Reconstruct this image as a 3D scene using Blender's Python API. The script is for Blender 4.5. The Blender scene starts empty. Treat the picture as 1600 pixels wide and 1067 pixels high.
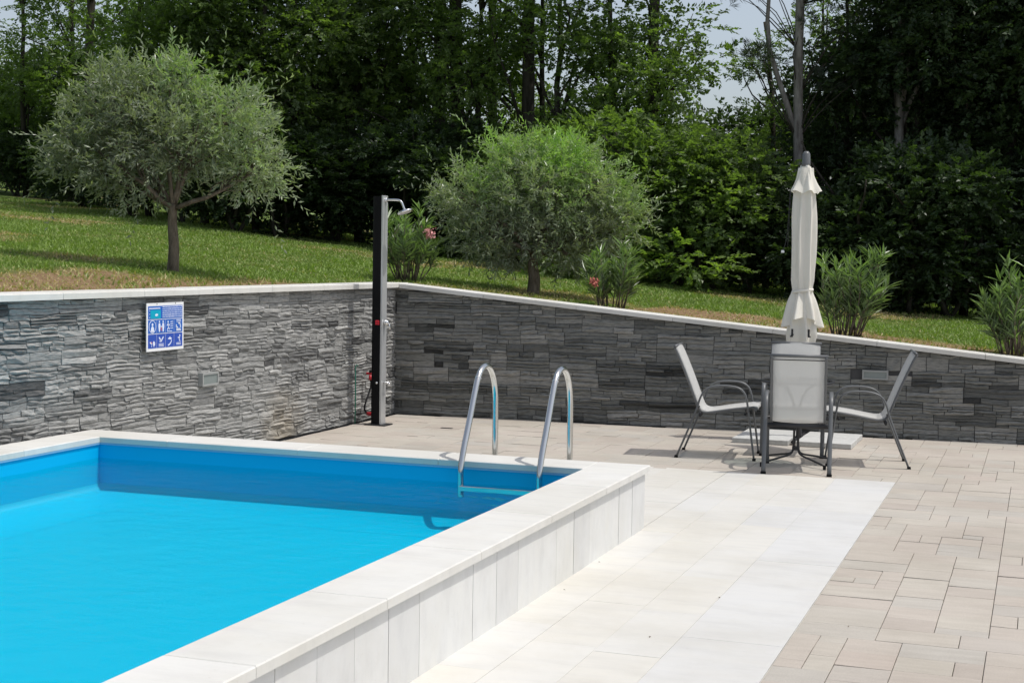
import bpy, math, random
import numpy as np
from mathutils import Vector, Matrix

# ------------------------------------------------------------------ camera, sky, sun, exposure
SC = bpy.context.scene
COL = SC.collection
R = math.radians

cam_d = bpy.data.cameras.new("camera")
cam = bpy.data.objects.new("camera", cam_d)
COL.objects.link(cam)
PITCH, ROLL, YAW = -0.05736, 0.01625, 0.34106
cy_, sy_, cp_, sp_ = math.cos(YAW), math.sin(YAW), math.cos(PITCH), math.sin(PITCH)
fwd = Vector((-sy_ * cp_, cy_ * cp_, sp_))
right = Vector((cy_, sy_, 0))
up = right.cross(fwd)
r2 = math.cos(ROLL) * right + math.sin(ROLL) * up
u2 = -math.sin(ROLL) * right + math.cos(ROLL) * up
mw = Matrix.Identity(4)
for i in range(3):
    mw[i][0], mw[i][1], mw[i][2] = r2[i], u2[i], -fwd[i]
mw[2][3] = 1.7
cam.matrix_world = mw
cam_d.sensor_width = 36.0
cam_d.lens = 2333.0 / 1600.0 * 36.0
cam_d.clip_start = 0.05
cam_d.clip_end = 2000
SC.camera = cam

SUN_EL, SUN_AZ = R(66), R(7)          # azimuth measured from +x towards +y
world = bpy.data.worlds.new("World")
SC.world = world
world.use_nodes = True
wn = world.node_tree.nodes
wl = world.node_tree.links
wn.clear()
wo = wn.new("ShaderNodeOutputWorld")
wb = wn.new("ShaderNodeBackground")
sky = wn.new("ShaderNodeTexSky")
sky.sky_type = 'NISHITA'
sky.sun_disc = False
sky.sun_elevation = SUN_EL
sky.sun_rotation = math.pi / 2 - SUN_AZ
sky.air_density = 1.0
sky.dust_density = 2.5
wb.inputs["Strength"].default_value = 0.15
hz = wn.new("ShaderNodeHueSaturation")      # hazy midsummer sky, paler than the clear-air model
hz.inputs["Saturation"].default_value = 0.62
wl.new(sky.outputs[0], hz.inputs["Color"])
wl.new(hz.outputs[0], wb.inputs[0])
wl.new(wb.outputs[0], wo.inputs[0])

sun_d = bpy.data.lights.new("sun", 'SUN')
sun_d.energy = 2.95
sun_d.angle = R(0.5)
sun_d.color = (1.0, 0.965, 0.91)
sun = bpy.data.objects.new("sun", sun_d)
COL.objects.link(sun)
sdir = Vector((math.cos(SUN_EL) * math.cos(SUN_AZ), math.cos(SUN_EL) * math.sin(SUN_AZ), math.sin(SUN_EL)))
sun.rotation_euler = sdir.to_track_quat('Z', 'Y').to_euler()
sun.location = sdir * 60

vs = SC.view_settings
SC.display_settings.display_device = 'sRGB'
vs.view_transform = 'Standard'
vs.look = 'None'
vs.exposure = 0.0
vs.gamma = 1.0
vs.use_curve_mapping = False
SC.cycles.max_bounces = 10
SC.cycles.transparent_max_bounces = 24
SC.cycles.caustics_reflective = False
SC.cycles.caustics_refractive = False

# ------------------------------------------------------------------ helpers
rng = np.random.default_rng(7)
random.seed(7)


def tag(o, label=None, cat=None, group=None, kind=None):
    if label: o["label"] = label
    if cat: o["category"] = cat
    if group: o["group"] = group
    if kind: o["kind"] = kind
    return o


def empty(name, loc=(0, 0, 0), rz=0.0, label=None, cat=None, group=None):
    o = bpy.data.objects.new(name, None)
    o.empty_display_size = 0.1
    COL.objects.link(o)
    o.location = loc
    o.rotation_euler = (0, 0, rz)
    return tag(o, label, cat, group)


def link(name, me, parent=None, kind=None):
    o = bpy.data.objects.new(name, me)
    COL.objects.link(o)
    if parent is not None: o.parent = parent
    if kind: o["kind"] = kind
    return o


def copy_tree(o, parent=None):
    c = o.copy()
    COL.objects.link(c)
    c.parent = parent
    for ch in list(o.children):
        copy_tree(ch, c)
    return c


def np_mesh(name, V, loops, sizes, mat, smooth=False, tint=None, tint_name="tint"):
    """mesh from arrays: V (n,3), flat loop vertex indices, polygon sizes"""
    me = bpy.data.meshes.new(name)
    V = np.asarray(V, np.float32)
    loops = np.asarray(loops, np.int32).ravel()
    sizes = np.asarray(sizes, np.int32)
    me.vertices.add(len(V))
    me.vertices.foreach_set("co", V.ravel())
    me.loops.add(len(loops))
    me.loops.foreach_set("vertex_index", loops)
    me.polygons.add(len(sizes))
    st = np.concatenate([[0], np.cumsum(sizes)[:-1]]).astype(np.int32)
    me.polygons.foreach_set("loop_start", st)
    me.polygons.foreach_set("use_smooth", np.full(len(sizes), smooth))
    if tint is not None:
        a = me.attributes.new(tint_name, 'FLOAT', 'POINT')
        a.data.foreach_set("value", np.asarray(tint, np.float32))
    me.update(calc_edges=True)
    me.materials.append(mat)
    return me


class MB:
    """collects simple shapes into one mesh"""
    def __init__(s):
        s.v, s.f, s.t = [], [], []
        s.tint = 0.5

    def add(s, vs, fs):
        k = len(s.v)
        s.v += [tuple(map(float, p)) for p in vs]
        s.t += [s.tint] * len(vs)
        s.f += [tuple(i + k for i in f) for f in fs]

    def box(s, a, b, bev=0.0):
        (x0, y0, z0), (x1, y1, z1) = a, b
        if bev <= 0:
            s.add([(x0, y0, z0), (x1, y0, z0), (x1, y1, z0), (x0, y1, z0), (x0, y0, z1), (x1, y0, z1), (x1, y1, z1), (x0, y1, z1)],
                  [(0, 3, 2, 1), (4, 5, 6, 7), (0, 1, 5, 4), (1, 2, 6, 5), (2, 3, 7, 6), (3, 0, 4, 7)])
        else:
            e = bev
            rings = [(0, 0, z0), (0, 0, z1 - e), (e, e, z1)]
            vs = []
            for ex, ey, z in rings:
                vs += [(x0 + ex, y0 + ey, z), (x1 - ex, y0 + ey, z), (x1 - ex, y1 - ey, z), (x0 + ex, y1 - ey, z)]
            fs = [(3, 2, 1, 0), (8, 9, 10, 11)]
            for r in range(2):
                for i in range(4):
                    j = (i + 1) % 4
                    fs.append((r * 4 + i, r * 4 + j, r * 4 + 4 + j, r * 4 + 4 + i))
            s.add(vs, fs)

    def tube(s, pts, r, n=8, r2=None, side=None, caps=True):
        """tube along pts; r scalar or list; r2 = radius across 'side' axis (oval)"""
        P = [Vector(p) for p in pts]
        m = len(P)
        rr = r if hasattr(r, '__len__') else [r] * m
        T = []
        for i in range(m):
            t = (P[min(i + 1, m - 1)] - P[max(i - 1, 0)])
            T.append(t.normalized() if t.length > 1e-9 else Vector((0, 0, 1)))
        if side is not None:
            nrm = Vector(side)
        else:
            nrm = T[0].orthogonal()
        vs, fs = [], []
        for i in range(m):
            nrm = (nrm - T[i] * nrm.dot(T[i]))
            nrm = nrm.normalized() if nrm.length > 1e-6 else T[i].orthogonal().normalized()
            if side is not None:
                sd = Vector(side); sd = sd - T[i] * sd.dot(T[i])
                if sd.length > 1e-3: nrm = sd.normalized()
            b = T[i].cross(nrm)
            ra = rr[i] if r2 is None else r2
            for k in range(n):
                a = 2 * math.pi * k / n
                vs.append(P[i] + nrm * (ra * math.cos(a)) + b * (rr[i] * math.sin(a)))
        for i in range(m - 1):
            for k in range(n):
                k2 = (k + 1) % n
                fs.append((i * n + k, i * n + k2, i * n + n + k2, i * n + n + k))
        if caps:
            fs.append(tuple(range(n - 1, -1, -1)))
            fs.append(tuple((m - 1) * n + k for k in range(n)))
        s.add(vs, fs)

    def lathe(s, prof, n=16, c=(0, 0), caps=True):
        vs, fs = [], []
        for r, z in prof:
            for k in range(n):
                a = 2 * math.pi * k / n
                vs.append((c[0] + r * math.cos(a), c[1] + r * math.sin(a), z))
        for i in range(len(prof) - 1):
            for k in range(n):
                k2 = (k + 1) % n
                fs.append((i * n + k, i * n + k2, i * n + n + k2, i * n + n + k))
        if caps:
            fs.append(tuple(range(n - 1, -1, -1)))
            fs.append(tuple((len(prof) - 1) * n + k for k in range(n)))
        s.add(vs, fs)

    def poly(s, pts, face=None):
        s.add(pts, [tuple(range(len(pts)))])

    def mesh(s, name, mat, smooth=False):
        sizes = [len(f) for f in s.f]
        loops = [i for f in s.f for i in f]
        return np_mesh(name, np.array(s.v), loops, sizes, mat, smooth, s.t)

    def build(s, name, mat, parent=None, smooth=False, kind=None):
        return link(name, s.mesh(name, mat, smooth), parent, kind)


def smooth_path(pts, n=6):
    """Catmull-Rom through pts"""
    P = [Vector(p) for p in pts]
    P = [P[0] * 2 - P[1]] + P + [P[-1] * 2 - P[-2]]
    out = []
    for i in range(1, len(P) - 2):
        a, b, c, d = P[i - 1], P[i], P[i + 1], P[i + 2]
        for k in range(n):
            t = k / n
            out.append(0.5 * ((2 * b) + (c - a) * t + (2 * a - 5 * b + 4 * c - d) * t * t + (3 * b - a - 3 * c + d) * t ** 3))
    out.append(P[-2])
    return out


def fbm(x, y, seed=0, base=1.0, octv=4):
    """cheap smooth pseudo-noise, about -1..1"""
    r = np.random.default_rng(seed)
    o = np.zeros_like(np.asarray(x, float))
    amp, tot = 1.0, 0.0
    f = base
    for _ in range(octv):
        for _k in range(3):
            a = r.uniform(0, 2 * math.pi)
            p = r.uniform(0, 2 * math.pi)
            g = f * r.uniform(0.7, 1.4)
            o = o + amp * np.sin(g * (np.cos(a) * x + np.sin(a) * y) + p) / 2.0
        tot += amp
        amp *= 0.6
        f *= 2.0
    return o / tot


# ------------------------------------------------------------------ materials
def mat_new(name):
    m = bpy.data.materials.new(name)
    m.use_nodes = True
    nt = m.node_tree
    nt.nodes.clear()
    out = nt.nodes.new("ShaderNodeOutputMaterial")
    return m, nt, out


def nd(nt, t, **kw):
    n = nt.nodes.new(t)
    for k, v in kw.items():
        setattr(n, k, v)
    return n


def principled(nt, out, col=(0.5, 0.5, 0.5), rough=0.6, metal=0.0, spec=0.5):
    b = nt.nodes.new("ShaderNodeBsdfPrincipled")
    b.inputs["Base Color"].default_value = (*col, 1)
    b.inputs["Roughness"].default_value = rough
    b.inputs["Metallic"].default_value = metal
    b.inputs["Specular IOR Level"].default_value = spec
    nt.links.new(b.outputs[0], out.inputs["Surface"])
    return b


def ramp(nt, stops):
    r = nt.nodes.new("ShaderNodeValToRGB")
    e = r.color_ramp.elements
    while len(e) < len(stops): e.new(0.5)
    for i, (p, c) in enumerate(stops):
        e[i].position = p
        e[i].color = (*c, 1)
    return r


def noise(nt, scale, detail=4, rough=0.55, vec=None, stretch=None, coord="Object"):
    tc = nt.nodes.new("ShaderNodeNewGeometry") if coord == "World" else nt.nodes.new("ShaderNodeTexCoord")
    src = tc.outputs["Position"] if coord == "World" else tc.outputs[coord]
    if stretch:
        mp = nt.nodes.new("ShaderNodeMapping")
        mp.inputs["Scale"].default_value = stretch
        nt.links.new(src, mp.inputs["Vector"])
        src = mp.outputs[0]
    n = nt.nodes.new("ShaderNodeTexNoise")
    n.inputs["Scale"].default_value = scale
    n.inputs["Detail"].default_value = detail
    n.inputs["Roughness"].default_value = rough
    nt.links.new(src, n.inputs["Vector"])
    return n


def bump(nt, bsdf, src, strength=0.3, dist=0.01):
    b = nt.nodes.new("ShaderNodeBump")
    b.inputs["Strength"].default_value = strength
    b.inputs["Distance"].default_value = dist
    nt.links.new(src, b.inputs["Height"])
    nt.links.new(b.outputs[0], bsdf.inputs["Normal"])
    return b


def mix(nt, a, b, fac, mode='MIX'):
    m = nt.nodes.new("ShaderNodeMix")
    m.data_type = 'RGBA'
    m.blend_type = mode
    m.clamp_factor = True
    for s, v in ((6, a), (7, b)):
        if isinstance(v, tuple): m.inputs[s].default_value = (*v, 1) if len(v) == 3 else v
        else: nt.links.new(v, m.inputs[s])
    if isinstance(fac, (int, float)): m.inputs[0].default_value = fac
    else: nt.links.new(fac, m.inputs[0])
    return m.outputs[2]


def attr(nt, name="tint"):
    a = nt.nodes.new("ShaderNodeAttribute")
    a.attribute_name = name
    return a.outputs["Fac"]


def simple(name, col, rough=0.5, metal=0.0, spec=0.5, var=0.0, scale=8.0, bmp=0.0):
    m, nt, out = mat_new(name)
    b = principled(nt, out, col, rough, metal, spec)
    if var > 0 or bmp > 0:
        n = noise(nt, scale, 5, coord="World")
        if var > 0:
            r = ramp(nt, [(0.3, tuple(c * (1 - var) for c in col)), (0.7, tuple(min(1, c * (1 + var)) for c in col))])
            nt.links.new(n.outputs["Fac"], r.inputs[0])
            nt.links.new(r.outputs[0], b.inputs["Base Color"])
        if bmp > 0: bump(nt, b, n.outputs["Fac"], bmp, 0.004)
    return m


def mat_stone(name, c0, c1, c2):
    m, nt, out = mat_new(name)
    b = principled(nt, out, rough=0.85, spec=0.25)
    r = ramp(nt, [(0.0, c0), (0.45, c1), (1.0, c2)])
    nt.links.new(attr(nt), r.inputs[0])
    n1 = noise(nt, 15, 6, 0.7, coord="World", stretch=(1, 1, 5.5))
    r1 = ramp(nt, [(0.34, (0.62, 0.63, 0.63)), (0.5, (1.0, 1.0, 0.99)), (0.7, (1.24, 1.23, 1.2))])
    nt.links.new(n1.outputs["Fac"], r1.inputs[0])
    c = mix(nt, r.outputs[0], r1.outputs[0], 1.0, 'MULTIPLY')
    # ochre staining low on the wall, at one place
    g = nd(nt, "ShaderNodeNewGeometry")
    vm = nd(nt, "ShaderNodeVectorMath", operation='DISTANCE')
    vm.inputs[1].default_value = (-6.46, 12.05, 0.05)
    nt.links.new(g.outputs["Position"], vm.inputs[0])
    mr = nd(nt, "ShaderNodeMapRange")
    mr.inputs["From Min"].default_value = 0.12
    mr.inputs["From Max"].default_value = 0.5
    mr.inputs["To Min"].default_value = 0.5
    mr.inputs["To Max"].default_value = 0.0
    nt.links.new(vm.outputs["Value"], mr.inputs["Value"])
    n3 = noise(nt, 9, 4, coord="World")
    mm = nd(nt, "ShaderNodeMath", operation='MULTIPLY')
    nt.links.new(mr.outputs[0], mm.inputs[0])
    nt.links.new(n3.outputs["Fac"], mm.inputs[1])
    c = mix(nt, c, (0.42, 0.31, 0.15), mm.outputs[0])
    nt.links.new(c, b.inputs["Base Color"])
    n2 = noise(nt, 26, 7, 0.72, coord="World", stretch=(1, 1, 4.5))
    bump(nt, b, n2.outputs["Fac"], 0.9, 0.018)
    return m


def mat_paver(name):
    m, nt, out = mat_new(name)
    b = principled(nt, out, rough=0.8, spec=0.25)
    r = ramp(nt, [(0.0, (0.42, 0.375, 0.33)), (0.35, (0.45, 0.405, 0.355)), (0.6, (0.455, 0.42, 0.365)), (0.8, (0.425, 0.40, 0.36)), (1.0, (0.455, 0.40, 0.35))])
    nt.links.new(attr(nt), r.inputs[0])
    n1 = noise(nt, 3.2, 5, 0.6, coord="World", stretch=(1, 6, 1))
    r1 = ramp(nt, [(0.3, (0.93, 0.925, 0.92)), (0.7, (1.05, 1.05, 1.045))])
    nt.links.new(n1.outputs["Fac"], r1.inputs[0])
    c = mix(nt, r.outputs[0], r1.outputs[0], 1.0, 'MULTIPLY')
    n2 = noise(nt, 160, 3, 0.7, coord="World")
    r2_ = ramp(nt, [(0.35, (0.9, 0.9, 0.9)), (0.65, (1.06, 1.06, 1.06))])
    nt.links.new(n2.outputs["Fac"], r2_.inputs[0])
    c = mix(nt, c, r2_.outputs[0], 1.0, 'MULTIPLY')
    nt.links.new(c, b.inputs["Base Color"])
    n5 = noise(nt, 0.9, 6, 0.65, coord="World")
    r5 = ramp(nt, [(0.36, (0.90, 0.89, 0.875)), (0.6, (1.03, 1.03, 1.03))])
    nt.links.new(n5.outputs["Fac"], r5.inputs[0])
    c = mix(nt, c, r5.outputs[0], 1.0, 'MULTIPLY')
    nt.links.new(c, b.inputs["Base Color"])
    n3 = noise(nt, 70, 5, 0.65, coord="World", stretch=(1, 3, 1))
    bump(nt, b, n3.outputs["Fac"], 0.25, 0.003)
    return m


def mat_limestone(name, ca, cb, cc, rough=0.55):
    """pale stone with faint streaks; tint picks the base shade"""
    m, nt, out = mat_new(name)
    b = principled(nt, out, rough=rough, spec=0.3)
    r = ramp(nt, [(0.0, ca), (0.5, cb), (1.0, cc)])
    nt.links.new(attr(nt), r.inputs[0])
    n1 = noise(nt, 2.2, 6, 0.65, coord="World", stretch=(1, 4.5, 2))
    r1 = ramp(nt, [(0.28, (0.92, 0.92, 0.925)), (0.5, (1.0, 1.0, 1.0)), (0.75, (1.03, 1.025, 1.01))])
    nt.links.new(n1.outputs["Fac"], r1.inputs[0])
    c = mix(nt, r.outputs[0], r1.outputs[0], 1.0, 'MULTIPLY')
    n4 = noise(nt, 38, 4, 0.7, coord="World")
    r4 = ramp(nt, [(0.62, (1, 1, 1)), (0.8, (0.88, 0.86, 0.83))])
    nt.links.new(n4.outputs["Fac"], r4.inputs[0])
    c = mix(nt, c, r4.outputs[0], 1.0, 'MULTIPLY')
    nt.links.new(c, b.inputs["Base Color"])
    n5 = noise(nt, 1.1, 6, 0.7, coord="World")
    r5 = ramp(nt, [(0.36, (0.91, 0.90, 0.875)), (0.58, (1.0, 1.0, 1.0))])
    nt.links.new(n5.outputs["Fac"], r5.inputs[0])
    c = mix(nt, c, r5.outputs[0], 1.0, 'MULTIPLY')
    nt.links.new(c, b.inputs["Base Color"])
    n2 = noise(nt, 90, 4, 0.6, coord="World")
    bump(nt, b, n2.outputs["Fac"], 0.12, 0.002)
    return m


def mat_leaf(name, ca, cb, cc, rough=0.45, trans=0.35, spec=0.4):
    m, nt, out = mat_new(name)
    b = principled(nt, out, rough=rough, spec=spec)
    r = ramp(nt, [(0.0, ca), (0.5, cb), (1.0, cc)])
    nt.links.new(attr(nt), r.inputs[0])
    nt.links.new(r.outputs[0], b.inputs["Base Color"])
    tr = nd(nt, "ShaderNodeBsdfTranslucent")
    tcol = mix(nt, r.outputs[0], (1.25, 1.5, 0.45), 0.999, 'MULTIPLY')
    nt.links.new(tcol, tr.inputs[0])
    ms = nd(nt, "ShaderNodeMixShader")
    ms.inputs[0].default_value = trans
    nt.links.new(b.outputs[0], ms.inputs[1])
    nt.links.new(tr.outputs[0], ms.inputs[2])
    nt.links.new(ms.outputs[0], out.inputs[0])
    return m


def mat_bark(name, ca, cb, scale=14):
    m, nt, out = mat_new(name)
    b = principled(nt, out, rough=0.9, spec=0.15)
    n1 = noise(nt, scale, 6, 0.7, coord="World", stretch=(1, 1, 0.25))
    r = ramp(nt, [(0.32, ca), (0.68, cb)])
    nt.links.new(n1.outputs["Fac"], r.inputs[0])
    nt.links.new(r.outputs[0], b.inputs["Base Color"])
    bump(nt, b, n1.outputs["Fac"], 0.8, 0.02)
    return m


M = {}
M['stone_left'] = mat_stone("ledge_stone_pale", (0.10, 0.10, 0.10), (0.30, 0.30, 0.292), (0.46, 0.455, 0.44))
M['stone_right'] = mat_stone("ledge_stone_shaded", (0.05, 0.051, 0.05), (0.22, 0.224, 0.212), (0.37, 0.362, 0.34))  # same ledge stone as the left wall, its shade deepened in the colour
M['mortar'] = simple("dark_mortar", (0.06, 0.06, 0.062), 0.95, var=0.3)
M['cap'] = mat_limestone("cap_stone", (0.60, 0.58, 0.54), (0.66, 0.65, 0.61), (0.70, 0.69, 0.66))
M['coping'] = mat_limestone("pool_coping_stone", (0.62, 0.61, 0.57), (0.66, 0.65, 0.615), (0.70, 0.69, 0.66))
M['panel'] = mat_limestone("cladding_stone", (0.60, 0.60, 0.59), (0.66, 0.66, 0.65), (0.70, 0.70, 0.68), 0.45)
M['tile'] = mat_limestone("terrace_tile", (0.62, 0.60, 0.55), (0.625, 0.61, 0.57), (0.60, 0.598, 0.588))
M['grout'] = simple("pale_grout", (0.46, 0.44, 0.39), 0.9)
M['paver'] = mat_paver("concrete_paver")
M['joint'] = simple("joint_sand", (0.23, 0.21, 0.18), 0.95, var=0.4, scale=30)
M['slab'] = simple("concrete", (0.50, 0.50, 0.48), 0.85, var=0.12, scale=20, bmp=0.2)
M['steel'] = simple("stainless_steel", (0.62, 0.62, 0.60), 0.16, 1.0)
M['chrome'] = simple("chrome", (0.75, 0.75, 0.75), 0.08, 1.0)
M['frame'] = simple("grey_powder_coat", (0.11, 0.115, 0.118), 0.4)
M['dark'] = simple("dark_steel", (0.018, 0.018, 0.02), 0.45)
M['black'] = simple("black_plastic", (0.006, 0.006, 0.007), 0.6, spec=0.15)
M['alu'] = simple("brushed_aluminium", (0.60, 0.61, 0.61), 0.42, 0.55)
M['red'] = simple("red_plastic", (0.55, 0.02, 0.035), 0.4)
M['green_hose'] = simple("green_hose", (0.03, 0.22, 0.14), 0.5)
M['bezel'] = simple("grey_bezel", (0.30, 0.31, 0.30), 0.5)
M['white'] = simple("white_enamel", (0.80, 0.80, 0.80), 0.4)
M['liner'] = simple("blue_liner", (0.0, 0.425, 0.73), 0.5, spec=0.2)
M['rim'] = simple("liner_rail", (0.2, 0.42, 0.6), 0.5)
M['bark'] = mat_bark("olive_bark", (0.07, 0.055, 0.04), (0.24, 0.20, 0.155), 30)
M['bark_dark'] = mat_bark("forest_bark", (0.025, 0.022, 0.018), (0.085, 0.075, 0.06))
M['bark_pale'] = mat_bark("pine_bark", (0.10, 0.09, 0.08), (0.30, 0.28, 0.255))
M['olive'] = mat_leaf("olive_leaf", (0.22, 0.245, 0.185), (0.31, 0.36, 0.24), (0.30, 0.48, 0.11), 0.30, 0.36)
M['forest'] = mat_leaf("forest_leaf", (0.085, 0.122, 0.052), (0.155, 0.225, 0.074), (0.225, 0.31, 0.085), 0.40, 0.52)
M['forest_shade'] = mat_leaf("shaded_evergreen_leaf", (0.030, 0.050, 0.024), (0.052, 0.085, 0.034), (0.085, 0.13, 0.05), 0.40, 0.36)  # forest leaf colour darkened to paint canopy shade; evergreens share it
M['needle'] = mat_leaf("pine_needle", (0.02, 0.03, 0.018), (0.035, 0.05, 0.028), (0.05, 0.07, 0.035), 0.5, 0.2)
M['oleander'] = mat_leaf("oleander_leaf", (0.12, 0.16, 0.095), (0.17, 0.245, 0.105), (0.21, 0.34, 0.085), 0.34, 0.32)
M['pink'] = simple("pink_petal", (0.75, 0.36, 0.36), 0.7)
M['faded'] = simple("faded_red_petal", (0.42, 0.13, 0.10), 0.8)
M['blade'] = mat_leaf("grass_blade", (0.52, 0.41, 0.22), (0.19, 0.265, 0.065), (0.25, 0.35, 0.085), 0.5, 0.3, 0.3)


def mat_fabric(name, col, trans, see):
    m, nt, out = mat_new(name)
    b = principled(nt, out, col, 0.75, spec=0.2)
    tr = nd(nt, "ShaderNodeBsdfTranslucent")
    tr.inputs[0].default_value = (*col, 1)
    ms = nd(nt, "ShaderNodeMixShader")
    ms.inputs[0].default_value = trans
    nt.links.new(b.outputs[0], ms.inputs[1])
    nt.links.new(tr.outputs[0], ms.inputs[2])
    tp = nd(nt, "ShaderNodeBsdfTransparent")
    m2 = nd(nt, "ShaderNodeMixShader")
    m2.inputs[0].default_value = see
    nt.links.new(ms.outputs[0], m2.inputs[1])
    nt.links.new(tp.outputs[0], m2.inputs[2])
    nt.links.new(m2.outputs[0], out.inputs[0])
    n = noise(nt, 16, 5, coord="World", stretch=(1, 1, .35))
    bump(nt, b, n.outputs["Fac"], 0.45, 0.012)
    return m


M['sling'] = mat_fabric("grey_sling_mesh", (0.70, 0.70, 0.68), 0.25, 0.38)
M['canvas'] = mat_fabric("cream_canvas", (0.86, 0.835, 0.755), 0.22, 0.0)


def mat_glass(name, tintc=(0.9, 0.95, 0.93), rough=0.02):
    m, nt, out = mat_new(name)
    gl = nd(nt, "ShaderNodeBsdfGlossy")
    gl.inputs["Roughness"].default_value = rough
    tp = nd(nt, "ShaderNodeBsdfTransparent")
    tp.inputs[0].default_value = (*tintc, 1)
    fr = nd(nt, "ShaderNodeFresnel")
    fr.inputs[0].default_value = 1.45
    ms = nd(nt, "ShaderNodeMixShader")
    nt.links.new(fr.outputs[0], ms.inputs[0])
    nt.links.new(tp.outputs[0], ms.inputs[1])
    nt.links.new(gl.outputs[0], ms.inputs[2])
    nt.links.new(ms.outputs[0], out.inputs[0])
    return m


M['glass'] = mat_glass("table_glass", (0.62, 0.68, 0.68))
M['lamp_glass'] = simple("frosted_lamp_glass", (0.22, 0.25, 0.24), 0.25)


def mat_water():
    m, nt, out = mat_new("pool_water")
    gl = nd(nt, "ShaderNodeBsdfGlossy")
    gl.inputs["Roughness"].default_value = 0.04
    tp = nd(nt, "ShaderNodeBsdfTransparent")
    tp.inputs[0].default_value = (0.72, 1.0, 0.93, 1)
    fr = nd(nt, "ShaderNodeFresnel")
    fr.inputs[0].default_value = 1.33
    n1 = noise(nt, 7, 3, 0.5, coord="World", stretch=(1, 1.6, 1))
    n2 = noise(nt, 26, 3, 0.6, coord="World", stretch=(1, 1.4, 1))
    mm = nd(nt, "ShaderNodeMath", operation='MULTIPLY_ADD')
    mm.inputs[1].default_value = 0.35
    nt.links.new(n2.outputs["Fac"], mm.inputs[0])
    nt.links.new(n1.outputs["Fac"], mm.inputs[2])
    bp = nd(nt, "ShaderNodeBump")
    bp.inputs["Strength"].default_value = 1.0
    bp.inputs["Distance"].default_value = 0.02
    nt.links.new(mm.outputs[0], bp.inputs["Height"])
    nt.links.new(bp.outputs[0], gl.inputs["Normal"])
    ms = nd(nt, "ShaderNodeMixShader")
    fm = nd(nt, "ShaderNodeMath", operation='MULTIPLY')
    fm.inputs[1].default_value = 0.36
    nt.links.new(fr.outputs[0], fm.inputs[0])
    nt.links.new(fm.outputs[0], ms.inputs[0])
    nt.links.new(tp.outputs[0], ms.inputs[1])
    nt.links.new(gl.outputs[0], ms.inputs[2])
    nt.links.new(ms.outputs[0], out.inputs[0])
    return m


M['water'] = mat_water()


def mat_lawn():
    m, nt, out = mat_new("lawn_soil")
    b = principled(nt, out, rough=0.95, spec=0.1)
    n1 = noise(nt, 1.3, 6, 0.65, coord="World")
    g = ramp(nt, [(0.3, (0.07, 0.11, 0.025)), (0.55, (0.105, 0.16, 0.036)), (0.75, (0.16, 0.19, 0.055))])
    nt.links.new(n1.outputs["Fac"], g.inputs[0])
    n2 = noise(nt, 24, 6, 0.75, coord="World")
    d = ramp(nt, [(0.3, (0.13, 0.085, 0.045)), (0.55, (0.27, 0.18, 0.10)), (0.75, (0.50, 0.41, 0.27))])
    nt.links.new(n2.outputs["Fac"], d.inputs[0])
    c = mix(nt, g.outputs[0], d.outputs[0], attr(nt, "dry"))
    nt.links.new(c, b.inputs["Base Color"])
    bump(nt, b, n2.outputs["Fac"], 0.9, 0.03)
    return m


M['lawn'] = mat_lawn()

# ------------------------------------------------------------------ layout numbers (metres)
LX = -6.49                      # face plane of the left retaining wall
WO = np.array([-6.49, 14.55])   # inner corner of the two walls
WU = np.array([0.99875, 0.05])  # direction of the right wall
WN = np.array([0.05, -0.99875])  # its face normal, towards the terrace
PX0, PX1, PY0, PY1 = -6.15, -2.62, 0.3, 8.78   # pool inside
RIM = 0.40
WATER_Z = 0.255


def wall_h(s):
    return np.maximum(1.345 - 0.092 * s, 0.12)


def wall_y(x):
    return WO[1] + (x - WO[0]) * 0.05006


def lawn_z(x, y):
    z = 1.375 - 0.092 * (x + 6.5)
    far = np.clip((y - 26) / 30.0, 0, 1)
    z = z + 0.0 * far
    z = np.where(z < 0.35, 0.35 - (0.35 - z) * 0.35, z)
    z = np.maximum(z, 0.02)
    z = np.minimum(z, 9.0)
    dl = np.clip((LX - 0.3 - x) / 1.2, 0, 1)
    dr = np.clip((y - wall_y(x) - 0.3) / 1.2, 0, 1)
    edge = np.where(x < LX - 0.25, np.maximum(dl, 0), dr)
    return z + edge * (0.05 * fbm(x, y, 3, 0.55, 3) + 0.018 * fbm(x, y, 4, 3.0, 2)) - 0.02 * (1 - edge)


def edge_dist(x, y):
    d1 = np.where(x < LX - 0.25, LX - 0.3 - x, 99.0)
    d2 = np.where(x >= LX - 0.25, y - wall_y(x) - 0.3, 99.0)
    return np.minimum(d1, d2)


def dry_mask(x, y):
    d = edge_dist(x, y)
    n = fbm(x, y, 11, 1.6, 4)
    # bare strip along the wall cap: wide at the near left, thin further on, wide again beside the second olive's right
    w = np.where(x < LX - 0.25, np.interp(y, [6, 9, 10.5, 12.5, 13.6], [1.35, 1.1, 0.8, 0.5, 0.05]),
                 np.interp(x, [-6.5, -4.6, -4.2, -2.6, -1.4, 0.5], [0.0, 0.2, 2.6, 2.4, 1.1, 0.6]))
    m = np.clip((w + 0.5 * n * np.minimum(w, 0.6) - d) / 0.22, 0, 1)
    p = np.clip((fbm(x, y, 21, 0.8, 3) - 0.34) / 0.2, 0, 1) * 0.6
    return np.clip(np.maximum(m, p), 0, 1)


# ------------------------------------------------------------------ terrain
def grid_mesh_parts(xs, ys, fy=None):
    X, Y = np.meshgrid(xs, ys)
    if fy is not None: Y = fy(X) + Y
    Z = lawn_z(X, Y)
    nx, ny = len(xs), len(ys)
    V = np.stack([X.ravel(), Y.ravel(), Z.ravel()], 1)
    i = np.arange(ny - 1)[:, None] * nx + np.arange(nx - 1)[None, :]
    F = np.stack([i, i + 1, i + nx + 1, i + nx], -1).reshape(-1, 4)
    return V, F


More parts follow.
